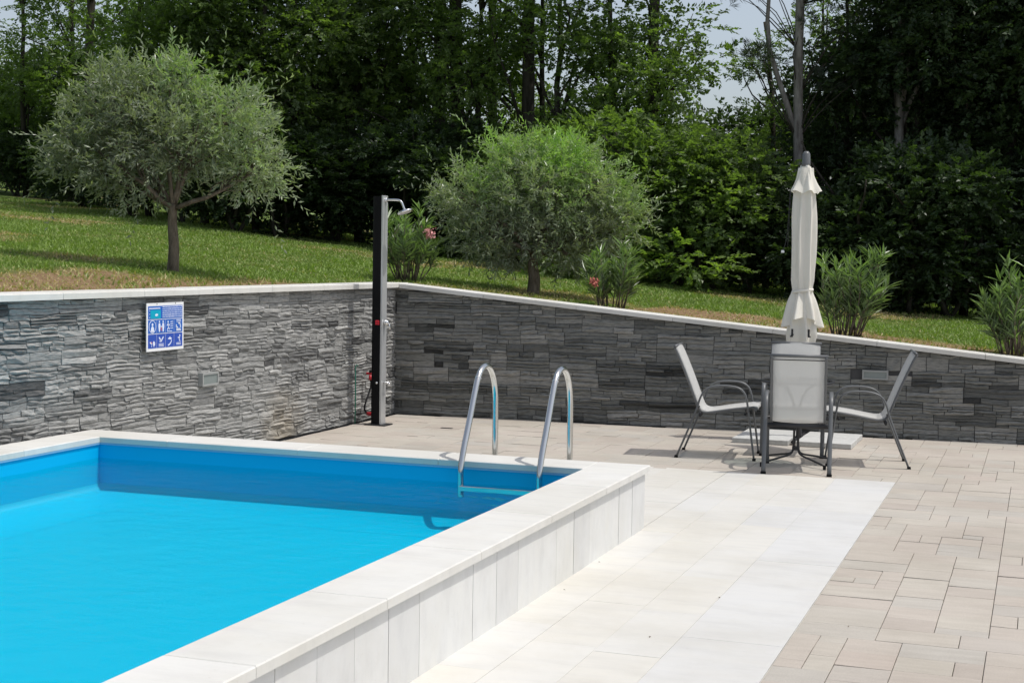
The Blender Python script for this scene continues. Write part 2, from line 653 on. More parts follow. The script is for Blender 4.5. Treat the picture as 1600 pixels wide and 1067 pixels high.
def spread(a, b, fine0, fine1, h, n_out=14):
    core = np.arange(fine0, fine1 + 1e-6, h)
    lo = fine0 - (fine0 - a) * (np.linspace(1, 0, n_out, endpoint=False) ** 2.2) if a < fine0 else np.array([])
    hi = fine1 + (b - fine1) * (np.linspace(0, 1, n_out + 1)[1:] ** 2.2) if b > fine1 else np.array([])
    return np.concatenate([lo, core, hi])


xs1 = spread(-300, LX - 0.26, -26.0, LX - 0.26, 0.16)
xs1[-1] = LX - 0.26
ys1 = spread(-60, 400, 5.0, 34.0, 0.2)
V1, F1 = grid_mesh_parts(xs1, ys1)
xs2 = spread(LX - 0.26, 300, LX - 0.26, 6.0, 0.16)
ys2 = spread(0.0, 400, 0.0, 14.0, 0.16)
V2, F2 = grid_mesh_parts(xs2, ys2, lambda X: wall_y(X) + 0.26)
V = np.concatenate([V1, V2])
F = np.concatenate([F1, F2 + len(V1)])
me = np_mesh("lawn", V, F, np.full(len(F), 4), M['lawn'], True, dry_mask(V[:, 0], V[:, 1]), "dry")
tag(link("lawn", me), "sloping green lawn with dry bare patches behind the stone walls", "lawn", kind="structure")

# low ground under the terrace: one sheet with a hole for the pool
g = MB()
gz = -0.06
xa, xb, ya, yb = -6.7, 300.0, -300.0, 14.5
hx0, hx1, hy0, hy1 = PX0 - 0.1, PX1 + 0.1, PY0 - 0.1, PY1 + 0.1
for (x0, y0, x1, y1) in ((xa, ya, hx0, yb), (hx1, ya, xb, yb), (hx0, ya, hx1, hy0), (hx0, hy1, hx1, yb)):
    g.poly([(x0, y0, gz), (x1, y0, gz), (x1, y1, gz), (x0, y1, gz)])
for (x0, x1, y1) in ((-6.7, 6, 15.3), (6, 300, 29)):
    g.poly([(x0, yb, gz), (x1, yb, gz), (x1, y1, gz), (x0, y1, gz)])
tag(g.build("ground", M['joint']), "sandy ground sheet under the paving", "ground", kind="structure")

# ------------------------------------------------------------------ paving of grey-beige concrete pavers
MOD = 0.12


def in_terrace(x, y):
    return (x < -1.02 + 1e-4) and (y < 11.79)


def paver_layout():
    nx = int((2.5 + 6.48) / MOD)
    x0 = -1.02 - 46 * MOD           # lattice passes through the terrace edge
    y0 = 3.93
    nxc, nyc = 46 + 24, int((15.15 - y0) / MOD)
    used = np.zeros((nxc, nyc), bool)
    for i in range(nxc):
        for j in range(nyc):
            xc, yc = x0 + (i + .5) * MOD, y0 + (j + .5) * MOD
            if xc < -6.44 or yc > wall_y(xc) - 0.03: used[i, j] = True
            if xc < -1.02 and yc < 11.79: used[i, j] = True
            if xc < -2.3 and yc < 9.14: used[i, j] = True
    sizes = [(3, 2), (3, 2), (2, 2), (2, 2), (3, 1), (2, 1), (3, 3), (2, 3), (1, 1), (1, 2)]
    wts = np.array([6, 4, 5, 4, 1.3, 1.4, 2.6, 2.0, 0.3, 0.5]); wts = wts / wts.sum()
    out = []
    r = np.random.default_rng(31)
    for j in range(nyc):
        for i in range(nxc):
            if used[i, j]: continue
            order = r.choice(len(sizes), len(sizes), replace=False, p=wts)
            for k in list(order):
                w, h = sizes[k]
                if i + w <= nxc and j + h <= nyc and not used[i:i + w, j:j + h].any():
                    break
            else:
                w, h = 1, 1
            used[i:i + w, j:j + h] = True
            out.append((x0 + i * MOD, y0 + j * MOD, w * MOD, h * MOD))
    return out


def paver_geo(mb, x, y, w, h, r, base=(0, 0)):
    gap = 0.0015
    z = r.uniform(-0.002, 0.0015)
    e = 0.0018
    mb.tint = float(np.clip(r.normal(0.5, 0.2), 0, 1))
    tx, ty = r.uniform(-0.0012, 0.0012), r.uniform(-0.0012, 0.0012)
    k = len(mb.v)
    mb.box((x + gap, y + gap, -0.05), (x + w - gap, y + h - gap, z), e)
    for q in range(k + 4, k + 12):
        vx, vy, vz = mb.v[q]
        mb.v[q] = (vx, vy, vz + tx * (1 if vx > x + w / 2 else -1) + ty * (1 if vy > y + h / 2 else -1))


paving = empty("paving", (0, 0, 0))
tag(paving, "grey beige concrete paving laid in mixed rectangles around the white terrace", "paving", kind="structure")
pl = paver_layout()
rp = np.random.default_rng(5)


def seen_size(t):
    x, y, w, h = t
    vis = 1.0 if (x < 0.02 * y - 0.0 and (x > -1.1 or y > 11.7)) else 0.05
    if x < -2.3 and y < 12.0: vis = 0.02
    return -vis * w * h / (y ** 3)


pl.sort(key=seen_size)
for t in pl[:298]:
    b = MB(); paver_geo(b, *t, rp); b.build("paver", M['paver'], paving)
b = MB()
for t in pl[298:]: paver_geo(b, *t, rp)
# plain run-out of the same paving towards and beside the camera
for (x0, y0, x1, y1) in ((-1.02, -8, 1.86, 3.925), (1.865, -8, 9, 15.2)):
    for yy in np.arange(y0, y1 - .05, 0.36):
        for xx in np.arange(x0, x1 - .05, 0.36):
            if yy + .36 <= y1 + .05: paver_geo(b, xx, yy, min(.36, x1 - xx), min(.36, y1 - yy), rp)
o = b.build("paver", M['paver'], paving, kind="stuff")

# ------------------------------------------------------------------ white stone terrace beside the pool
terr = empty("stone_terrace", (0, 0, 0))
tag(terr, "smooth white stone terrace between the raised pool and the grey paving", "terrace", kind="structure")
b = MB(); b.box((-2.33, -8, -0.055), (-1.02, 11.79, -0.006)); b.box((-6.44, 9.085, -.055), (-2.331, 11.79, -.006)); b.build("grout_bed", M['grout'], terr)
rt = np.random.default_rng(12)


def tile(x0, y0, x1, y1, lo, hi):
    b = MB(); b.tint = float(rt.uniform(lo, hi))
    z = 0.002 + rt.uniform(-0.0006, 0.0006)
    b.box((x0 + .0008, y0 + .0008, -0.05), (x1 - .0008, y1 - .0008, z), 0.0008)
    b.build("tile", M['tile'], terr)


for k in range(-8, 7):
    y0 = 6.52 + 0.925 * k
    tile(-1.48, max(y0, -0.9), -1.023, min(y0 + 0.925, 11.79), 0.75, 1.0) if min(y0 + .925, 11.79) - y0 > 0.05 else None
for ci, (xa_, xb_) in enumerate(((-2.326, -2.08), (-2.08, -1.78), (-1.78, -1.48))):
    off = (9.82, 9.52, 10.28)[ci]
    for k in range(-13, 4):
        y0 = off + 0.83 * k
        y1 = min(y0 + 0.83, 11.79)
        if y1 - y0 > 0.04:
            grey = ci == 2 and k in (-1,)
            tile(xa_, y0, xb_, y1, 0.0 if not grey else 0.9, 0.75 if not grey else 1.0)

for j, (ya_, yb_) in enumerate(((9.085, 9.58), (9.58, 10.1), (10.1, 10.62), (10.62, 11.14), (11.14, 11.79))):
    x1 = -2.33
    w0 = (0.4, 0.83, 0.6, 0.25, 0.5)[j]
    while x1 > -6.43:
        x0 = max(x1 - w0, -6.44)
        tile(x0, ya_, x1, yb_, 0.1, 0.6)
        x1 = x0; w0 = 0.83

# ------------------------------------------------------------------ a few bits of blown-in leaf litter
rl_ = np.random.default_rng(8)
b = MB()
for (x, y) in [(-1.48, 7.35), (-1.61, 6.45), (-2.28, 7.94), (-2.25, 7.2), (-.8, 7.0)] + []:
    a = rl_.uniform(0, 6.28); l = rl_.uniform(.004, .011); w_ = l * rl_.uniform(.3, .6)
    c_, s_ = math.cos(a), math.sin(a)
    p = [(x + l * c_, y + l * s_, .0045), (x - w_ * s_, y + w_ * c_, .008), (x - l * c_, y - l * s_, .0045), (x + w_ * s_, y - w_ * c_, .006)]
    b.add(p + [(q[0], q[1], q[2] - .0015) for q in p], [(0, 1, 2, 3), (7, 6, 5, 4), (0, 4, 5, 1), (1, 5, 6, 2), (2, 6, 7, 3), (3, 7, 4, 0)])
tag(b.build("leaf_litter", simple("dry_leaf", (0.10, 0.065, 0.035), .9)), "tiny dry leaf scraps scattered over the terrace and paving", "leaf litter", kind="stuff")

# ------------------------------------------------------------------ raised pool
pool = empty("swimming_pool", ((PX0 + PX1) / 2, (PY0 + PY1) / 2, 0))
tag(pool, "raised rectangular swimming pool with white stone rim and blue liner", "pool")
px, py = pool.location.x, pool.location.y


def at_pool(o):
    o.location = (-px, -py, 0)
    return o


FLOOR = -0.045
b = MB()   # inside liner: floor and four walls (thick shell)
for (x0, y0, x1, y1, z0, z1) in ((PX0 - .1, PY0 - .1, PX1 + .1, PY1 + .1, FLOOR - .1, FLOOR),
                                 (PX0 - .05, PY0 - .05, PX0, PY1 + .05, FLOOR, .3575), (PX1, PY0 - .05, PX1 + .05, PY1 + .05, FLOOR, .3575),
                                 (PX0, PY0 - .05, PX1, PY0, FLOOR, .3575), (PX0, PY1, PX1, PY1 + .05, FLOOR, .3575)):
    b.box((x0, y0, z0), (x1, y1, z1))
at_pool(b.build("liner", M['liner'], pool))
b = MB()   # added cove, mitred at the corners, softens the shade edge from wall to floor
prev = None
for k in range(9):
    a = math.pi / 2 * k / 8
    ins, z = .34 * (1 - math.sin(a)) + .0008, FLOOR + .0008 + .12 * (1 - math.cos(a))
    b.v += [(PX0 + ins, PY0 + ins, z), (PX1 - ins, PY0 + ins, z), (PX1 - ins, PY1 - ins, z), (PX0 + ins, PY1 - ins, z)]
    b.t += [.5] * 4
    if k:
        for q in range(4):
            q2 = (q + 1) % 4
            b.f.append((4 * k - 4 + q, 4 * k + q, 4 * k + q2, 4 * k - 4 + q2))
at_pool(b.build("added_liner_cove", M['liner'], pool, True))
b = MB()   # rail under the coping that clips the liner
e = 0.012
for (x0, y0, x1, y1) in ((PX0, PY0, PX0 + e, PY1), (PX1 - e, PY0, PX1, PY1), (PX0 + e, PY0, PX1 - e, PY0 + e), (PX0 + e, PY1 - e, PX1 - e, PY1)):
    b.box((x0 + .002, y0 + .002, .346), (x1 - .002, y1 - .002, RIM - .041))
at_pool(b.build("liner_rail", M['rim'], pool))
b = MB()   # masonry core of the rim
for (x0, y0, x1, y1) in ((PX0 - .30, PY0 - .25, PX0 - .05, PY1 + .25), (PX1 + .05, PY0 - .25, PX1 + .28, PY1 + .25),
                         (PX0 - .05, PY1 + .05, PX1 + .05, PY1 + .28), (PX0 - .05, PY0 - .25, PX1 + .05, PY0 - .05)):
    b.box((x0, y0, -.05), (x1, y1, RIM - .042))
at_pool(b.build("rim_wall", M['grout'], pool))

rc = np.random.default_rng(3)


def slab(name, x0, y0, x1, y1, z0, z1, mat, lo=0.2, hi=0.9, bev=0.005, gap=0.0012):
    b = MB(); b.tint = float(rc.uniform(lo, hi))
    b.box((x0 + gap, y0 + gap, z0), (x1 - gap, y1 - gap, z1), bev)
    return at_pool(b.build(name, mat, pool))


CO = -2.29   # outer edge of the near-side coping
for k in range(10):   # coping, side towards the terrace
    y0 = -0.05 + 1.0 * k - 0.85; y1 = min(y0 + 1.0, 9.105)
    y0 = max(y0, PY0 - .3)
    if y1 - y0 > 0.1: slab("coping_slab", PX1 - .012, y0, CO, y1, RIM - .04, RIM, M['coping'])
for x0, x1 in ((-6.44, -5.6), (-5.6, -4.6), (-4.6, -3.6), (-3.6, PX1 - .012)):
    slab("coping_slab", x0, PY1 - .012, x1, 9.105, RIM - .04, RIM - .0004, M['coping'])
for k in range(9):
    y0 = max(-0.05 + k * 1.0, PY0 - .3); y1 = min(0.95 + k, PY1 - .012)
    if y1 - y0 > .05: slab("coping_slab", -6.44, y0, PX0 + .012, y1, RIM - .04, RIM, M['coping'])
slab("coping_slab", PX0 + .012, PY0 - .3, PX1 - .012, PY0 + .012, RIM - .04, RIM, M['coping'])
for k in range(32):   # cladding on the terrace side, 30 cm panels
    y1 = 9.07 - 0.30 * k
    b = MB(); b.tint = float(rc.uniform(0.1, 1))
    dx = rc.uniform(-.0015, .0015)
    x = -2.318 + dx
    b.box((PX1 + .275, y1 - .30 + .0015, -.02), (x, y1 - .0015, RIM - .042))
    at_pool(b.build("cladding_panel", M['panel'], pool))
for k in range(13):   # cladding on the far side
    x0 = -2.322 - 0.30 * (k + 1)
    b = MB(); b.tint = float(rc.uniform(0.1, 1))
    b.box((x0 + .0015, PY1 + .27, -.02), (x0 + .2985, 9.075, RIM - .042))
    at_pool(b.build("cladding_panel", M['panel'], pool))

# water surface with real ripples
nx, ny = 150, 340
X, Y = np.meshgrid(np.linspace(PX0 + .003, PX1 - .003, nx), np.linspace(PY0 + .003, PY1 - .003, ny))
near_lad = np.exp(-(((X + 3.1) / 0.35) ** 2 + ((Y - 8.25) / 0.4) ** 2))
Z = WATER_Z + 0.005 * fbm(X, Y, 41, 4.0, 4) + 0.018 * near_lad * fbm(X, Y, 42, 26, 2)
V = np.stack([X.ravel(), Y.ravel(), Z.ravel()], 1)
i = np.arange(ny - 1)[:, None] * nx + np.arange(nx - 1)[None, :]
F = np.stack([i, i + 1, i + nx + 1, i + nx], -1).reshape(-1, 4)
w = link("pool_water", np_mesh("pool_water", V, F, np.full(len(F), 4), M['water'], True))
tag(w, "clear blue rippled water filling the raised pool", "water", kind="structure")

# ------------------------------------------------------------------ stone clad retaining walls
def ledge_layout(L, hf, r, hrow, plen, nlp, dk):
    out = []
    z = 0.0
    while z < 1.36:
        h = r.uniform(*hrow)
        s = -r.uniform(0, .4)
        while s < L:
            l = r.uniform(*plen)
            pt = r.choice([0.06, 0.2, 0.36, 0.5, 0.62, 0.75], p=dk)
            nl = r.choice([1, 2, 3, 4], p=nlp)
            cuts = np.sort(np.concatenate([[0, 1], (np.arange(1, nl) + r.uniform(-.22, .22, nl - 1)) / nl]))
            for q in range(nl):
                za, zb = z + h * cuts[q], z + h * cuts[q + 1]
                ns = r.choice([1, 2, 3], p=[.35, .48, .17]) if l > .3 else r.choice([1, 2], p=[.6, .4])
                c2 = np.sort(np.concatenate([[0, 1], (np.arange(1, ns) + r.uniform(-.28, .28, ns - 1)) / ns]))
                for t in range(ns):
                    a, c = s + l * c2[t], s + l * c2[t + 1]
                    a, c = max(a, 0), min(c, L)
                    if c - a < 0.02: continue
                    H = float(hf((a + c) / 2))
                    zz = min(zb, H)
                    if zz - za < 0.012: continue
                    out.append((a, c, za, zz, float(np.clip(pt + r.normal(0, .13), 0, 1))))
            s += l
        z += h
    return out


def stone_geo(a, c, za, zb, tint, r, wob, dmin, dmax, seed):
    """front grid of 4x3 points, rim and sides: 32 triangles or so; local (s, out, z)"""
    gap = 0.003
    ss = np.array([a + gap, a + gap + (c - a) * .3, a + (c - a) * .68, c - gap])
    zz = np.array([za + gap * .6, (za + zb) / 2 + r.uniform(-.15, .15) * (zb - za), zb - gap * .6])
    S, Zg = np.meshgrid(ss, zz)
    d = r.uniform(dmin, dmax)
    D = d + r.normal(0, .006, S.shape)
    edge = np.ones_like(S); edge[1, 1:3] = 0
    D = D - edge * r.uniform(.004, .016, S.shape) - (np.arange(3)[:, None] == 2) * 0.004
    S2 = S + wob * .7 * fbm(S, Zg, seed, 9, 2)
    Z2 = Zg + wob * fbm(S, Zg, seed + 1, 11, 3)
    Z2 = np.maximum(Z2, 0.002)
    D = np.maximum(D, .006)
    front = np.stack([S2.ravel(), D.ravel(), Z2.ravel()], 1)
    ring = [0, 1, 2, 3, 7, 11, 10, 9, 8, 4]
    back = front[ring].copy(); back[:, 1] = -0.004
    V = np.concatenate([front, back])
    F = []
    for i in range(2):
        for j in range(3):
            k = i * 4 + j
            F.append((k, k + 1, k + 5, k + 4))
    n = len(ring)
    for q in range(n):
        q2 = (q + 1) % n
        F.append((ring[q], 12 + q, 12 + q2, ring[q2]))
    return V, np.array(F), np.full(len(V), tint)


def build_wall_stones(parent, rects, to_world, mat, r, wob, dmin, dmax, seed, rank):
    rects = sorted(rects, key=rank)
    for t in rects[:298]:
        Vs, Fs, T = stone_geo(*t, r, wob, dmin, dmax, seed)
        link("stone", np_mesh("stone", to_world(Vs), Fs, np.full(len(Fs), 4), mat, False, T), parent)
    VV, FF, TT, k = [], [], [], 0
    for t in rects[298:]:
        Vs, Fs, T = stone_geo(*t, r, wob, dmin, dmax, seed)
        VV.append(Vs); FF.append(Fs + k); TT.append(T); k += len(Vs)
    VV = np.concatenate(VV); FF = np.concatenate(FF)
    link("stone", np_mesh("stone", to_world(VV), FF, np.full(len(FF), 4), mat, False, np.concatenate(TT)), parent, "stuff")


# left wall runs along y from near the camera to the corner; s = 14.55 - y
LWALL = empty("stone_wall", (LX, 10, 0), 0, "sunlit grey ledge stone retaining wall behind the pool with a white cap", "wall")
L1 = 10.3


def left_w(Vs):
    o = np.empty_like(Vs)
    o[:, 0] = Vs[:, 1]                       # out of the wall = +x
    o[:, 1] = 14.55 - Vs[:, 0] - 10
    o[:, 2] = Vs[:, 2]
    return o


rw = np.random.default_rng(77)
holes_l = (3.66, 3.98, 0.575, 0.72)     # lamp recess (s, z)


def clear_of(rects, hole):
    a0, a1, z0, z1 = hole
    return [t for t in rects if t[1] < a0 or t[0] > a1 or t[3] < z0 or t[2] > z1]


rl = ledge_layout(L1, lambda s: 1.343, rw, (0.075, 0.115), (0.28, 0.6), [0, .36, .52, .12], [.02, .07, .24, .32, .23, .12])
b = MB(); b.box((-.30, -5.75, -.05), (-.002, 4.83, 1.342)); b.build("wall_core", M['mortar'], LWALL)


def rank_l(t):
    s = (t[0] + t[1]) / 2; y = 14.55 - s; zm = (t[2] + t[3]) / 2
    vis = 1.0 if (y > 8.1 and not (y < 12.1 and zm < 0.40 * (12.1 - y) / 3.3)) else 0.02
    return -vis * (t[1] - t[0]) * (t[3] - t[2]) / y ** 2


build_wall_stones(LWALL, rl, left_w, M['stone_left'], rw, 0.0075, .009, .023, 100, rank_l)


def cap_piece(parent, pts_s, place, mat, r):
    pass


for k in range(-6, 6):          # metre-long cap stones
    y0 = 8.75 + k * 1.0; y1 = min(y0 + 1.0, 14.83)
    if y0 > 14.7: continue
    b = MB(); b.tint = float(rc.uniform(.2, 1))
    dz = rc.uniform(-.002, .002)
    b.box((-.30, y0 + .002 - 10, 1.344), (.065, y1 - .002 - 10, 1.392 + dz), .006)
    b.build("cap_stone", M['cap'], LWALL)

# right wall, its top falls towards the right
RL = 15.0
RWALL = empty("stone_wall", (WO[0], WO[1], 0), math.atan2(WU[1], WU[0]), "shaded dark ledge stone retaining wall with a cap that slopes down behind the garden chairs", "wall")


def right_w(Vs):
    o = np.empty_like(Vs)
    o[:, 0] = Vs[:, 0]
    o[:, 1] = -Vs[:, 1]
    o[:, 2] = Vs[:, 2]
    return o


rr_ = ledge_layout(RL, wall_h, rw, (0.10, 0.15), (0.28, 0.62), [.02, .14, .40, .44], [.015, .06, .22, .32, .25, .135])
rr_ = clear_of(rr_, (4.88, 5.1, 0.575, 0.625))
b = MB()
ns = 30
for q in range(ns):
    a, c = RL * q / ns, RL * (q + 1) / ns
    h0, h1 = float(wall_h(a)) - .002, float(wall_h(c)) - .002
    b.add([(a, .002, -.05), (c, .002, -.05), (c, .25, -.05), (a, .25, -.05), (a, .002, h0), (c, .002, h1), (c, .25, h1), (a, .25, h0)],
          [(0, 3, 2, 1), (4, 5, 6, 7), (0, 1, 5, 4), (2, 3, 7, 6)] + ([(3, 0, 4, 7)] if q == 0 else []) + ([(1, 2, 6, 5)] if q == ns - 1 else []))
b.build("wall_core", M['mortar'], RWALL)


def rank_r(t):
    s = (t[0] + t[1]) / 2
    vis = 1.0 if s < 6.5 else 0.01
    return -vis * (t[1] - t[0]) * (t[3] - t[2])


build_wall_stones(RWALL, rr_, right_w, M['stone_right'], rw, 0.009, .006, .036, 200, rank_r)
for k in range(15):
    a, c = k * 1.0 + (0.066 if k == 0 else 0), k * 1.0 + 1.0
    h0, h1 = float(wall_h(a)), float(wall_h(c))
    b = MB(); b.tint = float(rc.uniform(.2, 1))
    f, bk, t = -.062, .26, .048
    vs_ = []
    for (y_, zz) in ((f, 0.001), (f, t - .005), (f + .005, t), (bk, t), (bk, 0.001)):
        vs_ += [(a + .002, y_, h0 + zz), (c - .002, y_, h1 + zz)]
    fs_ = [(0, 1, 3, 2), (2, 3, 5, 4), (4, 5, 7, 6), (6, 7, 9, 8), (8, 9, 1, 0), (0, 2, 4, 6, 8), (9, 7, 5, 3, 1)]
    b.add(vs_, fs_)
    b.build("cap_stone", M['cap'], RWALL)

# recessed wall lamps
def wall_lamp(loc, rz, w, h, label):
    """face looks along local -y"""
    o = empty("wall_lamp", loc, rz, label, "wall lamp", "recessed lamps in the stone walls")
    b = MB(); f = .016
    for (x0, z0, x1, z1) in ((-w/2, 0, w/2, f), (-w/2, h - f, w/2, h), (-w/2, f, -w/2 + f, h - f), (w/2 - f, f, w/2, h - f)):
        b.box((x0, -.054, z0), (x1, 0, z1))
    b.build("bezel", M['bezel'], o)
    b = MB(); b.box((-w/2 + f, -.046, f), (w/2 - f, -.004, h - f)); b.build("lens", M['lamp_glass'], o)
    return o


wall_lamp((LX, 10.73, .592), R(90), .25, .108, "small rectangular recessed lamp in the sunlit wall below the blue pool sign")
wall_lamp((-1.505, float(wall_y(-1.505)), .56), math.atan2(WU[1], WU[0]), .245, .09, "small rectangular recessed lamp in the shaded wall behind the right garden chair")

# ------------------------------------------------------------------ pool rules sign on the left wall
def prism(mb, pts, y0, y1):
    """outline pts (x, z) pushed from depth y0 (front) back to y1"""
    n = len(pts)
    vs = [(x, y0, z) for x, z in pts] + [(x, y1, z) for x, z in pts]
    fs = [tuple(range(n)), tuple(range(2 * n - 1, n - 1, -1))]
    fs += [(i, n + i, n + (i + 1) % n, (i + 1) % n) for i in range(n)]
    mb.add(vs, fs)


def disc(mb, cx, cz, r, y0, y1, n=12, rz=None):
    prism(mb, [(cx + r * math.cos(2 * math.pi * k / n), cz + (rz or r) * math.sin(2 * math.pi * k / n)) for k in range(n)], y0, y1)


def bar(mb, x0, z0, x1, z1, w, y0, y1):
    d = Vector((x1 - x0, z1 - z0)); d.normalize(); nx_, nz_ = -d.y * w / 2, d.x * w / 2
    prism(mb, [(x0 - nx_, z0 - nz_), (x1 - nx_, z1 - nz_), (x1 + nx_, z1 + nz_), (x0 + nx_, z0 + nz_)], y0, y1)


SB = simple("sign_blue", (0.02, 0.12, 0.48), 0.35)
SV = simple("sign_violet_blue", (0.03, 0.085, 0.42), 0.35)
ST = simple("sign_turquoise", (0.0, 0.36, 0.52), 0.35)
SL = simple("sign_lettering", (0.72, 0.76, 0.88), 0.4)
SO = simple("sign_red_mark", (0.65, 0.12, 0.06), 0.4)
sign = empty("pool_sign", (LX + .052, 9.785, .92), R(90), "blue and white pool rules sign with eight pictograms on the sunlit stone wall", "sign")
W, H = .52, .372
b = MB(); b.box((0, -.006, 0), (W, 0, H)); b.build("board", M['white'], sign)
f0, f1 = -.0072, -.0061      # printed fields
p0, p1 = -.0084, -.0073      # marks on the fields
b = MB()
cw = (W - .034) / 4
for c in range(4):
    b.box((.017 + c * cw + .002, f0, .137), (.017 + (c + 1) * cw - .002, f1, .242))
b.box((.017 + .002, f0, .248), (W - .019, f1, .348))
b.build("printed_field", SB, sign)
b = MB()
for c in range(4):
    b.box((.017 + c * cw + .002, f0, .024), (.017 + (c + 1) * cw - .002, f1, .131))
b.build("printed_field", SV, sign)
b = MB(); b.box((.05, p0, .252), (.19, p1, .318)); b.build("badge", ST, sign)
b = MB()
prism(b, [(.112, .279), (.118, .271), (.135, .27), (.15, .275), (.152, .284), (.14, .29), (.12, .288)], -.0092, -.0085)
for k in range(3): disc(b, .04, .262 + .026 * k, .004, p0, p1, 8)
bar(b, .03, .331, .185, .331, .008, p0, p1)
rs = np.random.default_rng(9)
for k in range(6):      # illegible small print: lines of short dashes
    x = .215
    z = .262 + k * .0155
    while x < .488:
        l = rs.uniform(.012, .045)
        bar(b, x, z, min(x + l, .494), z, rs.uniform(.0045, .0065), p0, p1)
        x += l + .005
b.build("lettering", SL, sign, kind="stuff")
b = MB()
x = .017
# row 1: bather in a ring, two adults with a child, runner, jumper
cxc = x + cw * .5
n = 20
for k in range(n):
    a0, a1 = 2 * math.pi * k / n, 2 * math.pi * (k + 1) / n
    bar(b, cxc + .046 * math.cos(a0), .19 + .047 * math.sin(a0), cxc + .046 * math.cos(a1), .19 + .047 * math.sin(a1), .005, p0, p1)
disc(b, cxc, .206, .012, p0, p1); prism(b, [(cxc - .022, .150), (cxc + .022, .150), (cxc + .02, .178), (cxc + .008, .192), (cxc - .008, .192), (cxc - .02, .178)], p0, p1)
b.build("pictogram", SL, sign); b = MB()
cxc = x + cw * 1.5
for dx in (-.026, .026):
    disc(b, cxc + dx, .226, .008, p0, p1)
    prism(b, [(cxc + dx - .006, .147), (cxc + dx + .006, .147), (cxc + dx + .015, .19), (cxc + dx + .011, .215), (cxc + dx - .011, .215), (cxc + dx - .015, .19)], p0, p1)
disc(b, cxc, .188, .006, p0, p1, 8)
b.build("pictogram", SL, sign); b = MB()
cxc = x + cw * 2.5
disc(b, cxc - .026, .222, .008, p0, p1)
for (a, c_, d, e_) in ((-.026, .212, -.02, .18), (-.02, .18, -.036, .158), (-.02, .18, -.006, .162), (-.024, .206, -.004, .194), (-.026, .206, -.042, .192)):
    bar(b, cxc + a, c_, cxc + d, e_, .009, p0, p1)
for k in range(4): bar(b, cxc + .006, .17 + .017 * k, cxc + .044, .172 + .017 * k, .0055, p0, p1)
bar(b, cxc - .04, .148, cxc + .03, .148, .006, p0, p1)
b.build("pictogram", SL, sign); b = MB()
cxc = x + cw * 3.5
bar(b, cxc - .03, .232, cxc + .035, .232, .007, p0, p1); bar(b, cxc - .03, .218, cxc + .035, .218, .005, p0, p1)
for (a, c_, d, e_) in ((-.03, .172, -.03, .198), (-.03, .175, -.008, .175), (0, .205, .022, .205), (.022, .205, .032, .172), (-.03, .152, .036, .152), (-.03, .16, .03, .16)):
    bar(b, cxc + a, c_, cxc + d, e_, .011, p0, p1)
# row 2: dog and ball, splashes, slide, diver
b.build("pictogram", SL, sign); b = MB()
cxc = x + cw * .5
prism(b, [(cxc - .03, .075), (cxc - .012, .07), (cxc - .004, .06), (cxc - .012, .053), (cxc - .03, .062), (cxc - .036, .07)], p0, p1)
prism(b, [(cxc + .01, .042), (cxc + .036, .046), (cxc + .034, .07), (cxc + .018, .08), (cxc + .006, .066)], p0, p1)
bar(b, cxc - .012, .05, cxc - .012, .035, .006, p0, p1); bar(b, cxc + .02, .045, cxc + .02, .034, .007, p0, p1)
b.build("pictogram", SL, sign); b = MB()
cxc = x + cw * 1.5
for (a, c_, d, e_) in ((-.03, .105, -.01, .085), (.03, .108, .008, .085), (-.012, .085, -.018, .068), (.006, .09, .002, .07)):
    bar(b, cxc + a, c_, cxc + d, e_, .012, p0, p1)
for k in range(3): bar(b, cxc - .036, .036 + .009 * k, cxc + .036, .036 + .009 * k, .004, p0, p1)
b.build("pictogram", SL, sign); b = MB()
cxc = x + cw * 2.5
prism(b, [(cxc - .03, .088), (cxc, .104), (cxc + .03, .09), (cxc + .014, .082), (cxc - .01, .084)], p0, p1)
for (a, c_, d, e_) in ((.024, .078, .014, .058), (.014, .058, -.006, .044), (-.006, .044, -.026, .038)):
    bar(b, cxc + a, c_, cxc + d, e_, .009, p0, p1)
b.build("pictogram", SL, sign); b = MB()
cxc = x + cw * 3.5
disc(b, cxc + .02, .108, .008, p0, p1)
for (a, c_, d, e_) in ((.018, .098, .012, .076), (.014, .094, -.008, .092), (.012, .076, .026, .062)):
    bar(b, cxc + a, c_, cxc + d, e_, .009, p0, p1)
for k in range(2): bar(b, cxc - .03, .04 + .011 * k, cxc + .036, .04 + .011 * k, .005, p0, p1)
b.build("pictogram", SL, sign)
b = MB()
bar(b, x + cw * 1.5, .182, x + cw * 1.5, .155, .009, -.0092, -.0085); b.build("red_mark", SO, sign)
b = MB(); disc(b, x + cw * .5 - .012, .068, .006, -.0092, -.0085, 8)
b.build("red_mark", SO, sign)
b = MB()
for xx in (.14, .40):
    b = MB(); disc(b, xx, H - .008, .004, -.0085, -.0061, 8); b.build("screw", M['dark'], sign)

# ------------------------------------------------------------------ outdoor shower
sh = empty("outdoor_shower", (-6.145, 13.485, 0), 0, "tall black solar shower post with a steel front panel in the wall corner", "shower")
b = MB()
prof = [(-.012, -.062), (-.012, .062)] + [(-.03 - .062 * math.sin(math.pi * k / 10) ** .7, .062 * math.cos(math.pi * k / 10)) for k in range(1, 10)]
prof = [(-.003, -.058), (-.003, .058), (-.075, .058), (-.098, .044), (-.108, .018), (-.108, -.018), (-.098, -.044), (-.075, -.058)]
vs_ = [(x_, y_, .012) for x_, y_ in prof] + [(x_, y_, 2.262) for x_, y_ in prof]
n = len(prof)
b.add(vs_, [tuple(range(n - 1, -1, -1)), tuple(range(n, 2 * n))] + [(i, (i + 1) % n, n + (i + 1) % n, n + i) for i in range(n)])
b.build("water_tank", M['black'], sh)
b = MB(); b.box((-.0025, -.056, .012), (.014, .056, 2.268), .003); b.build("front_panel", M['alu'], sh)
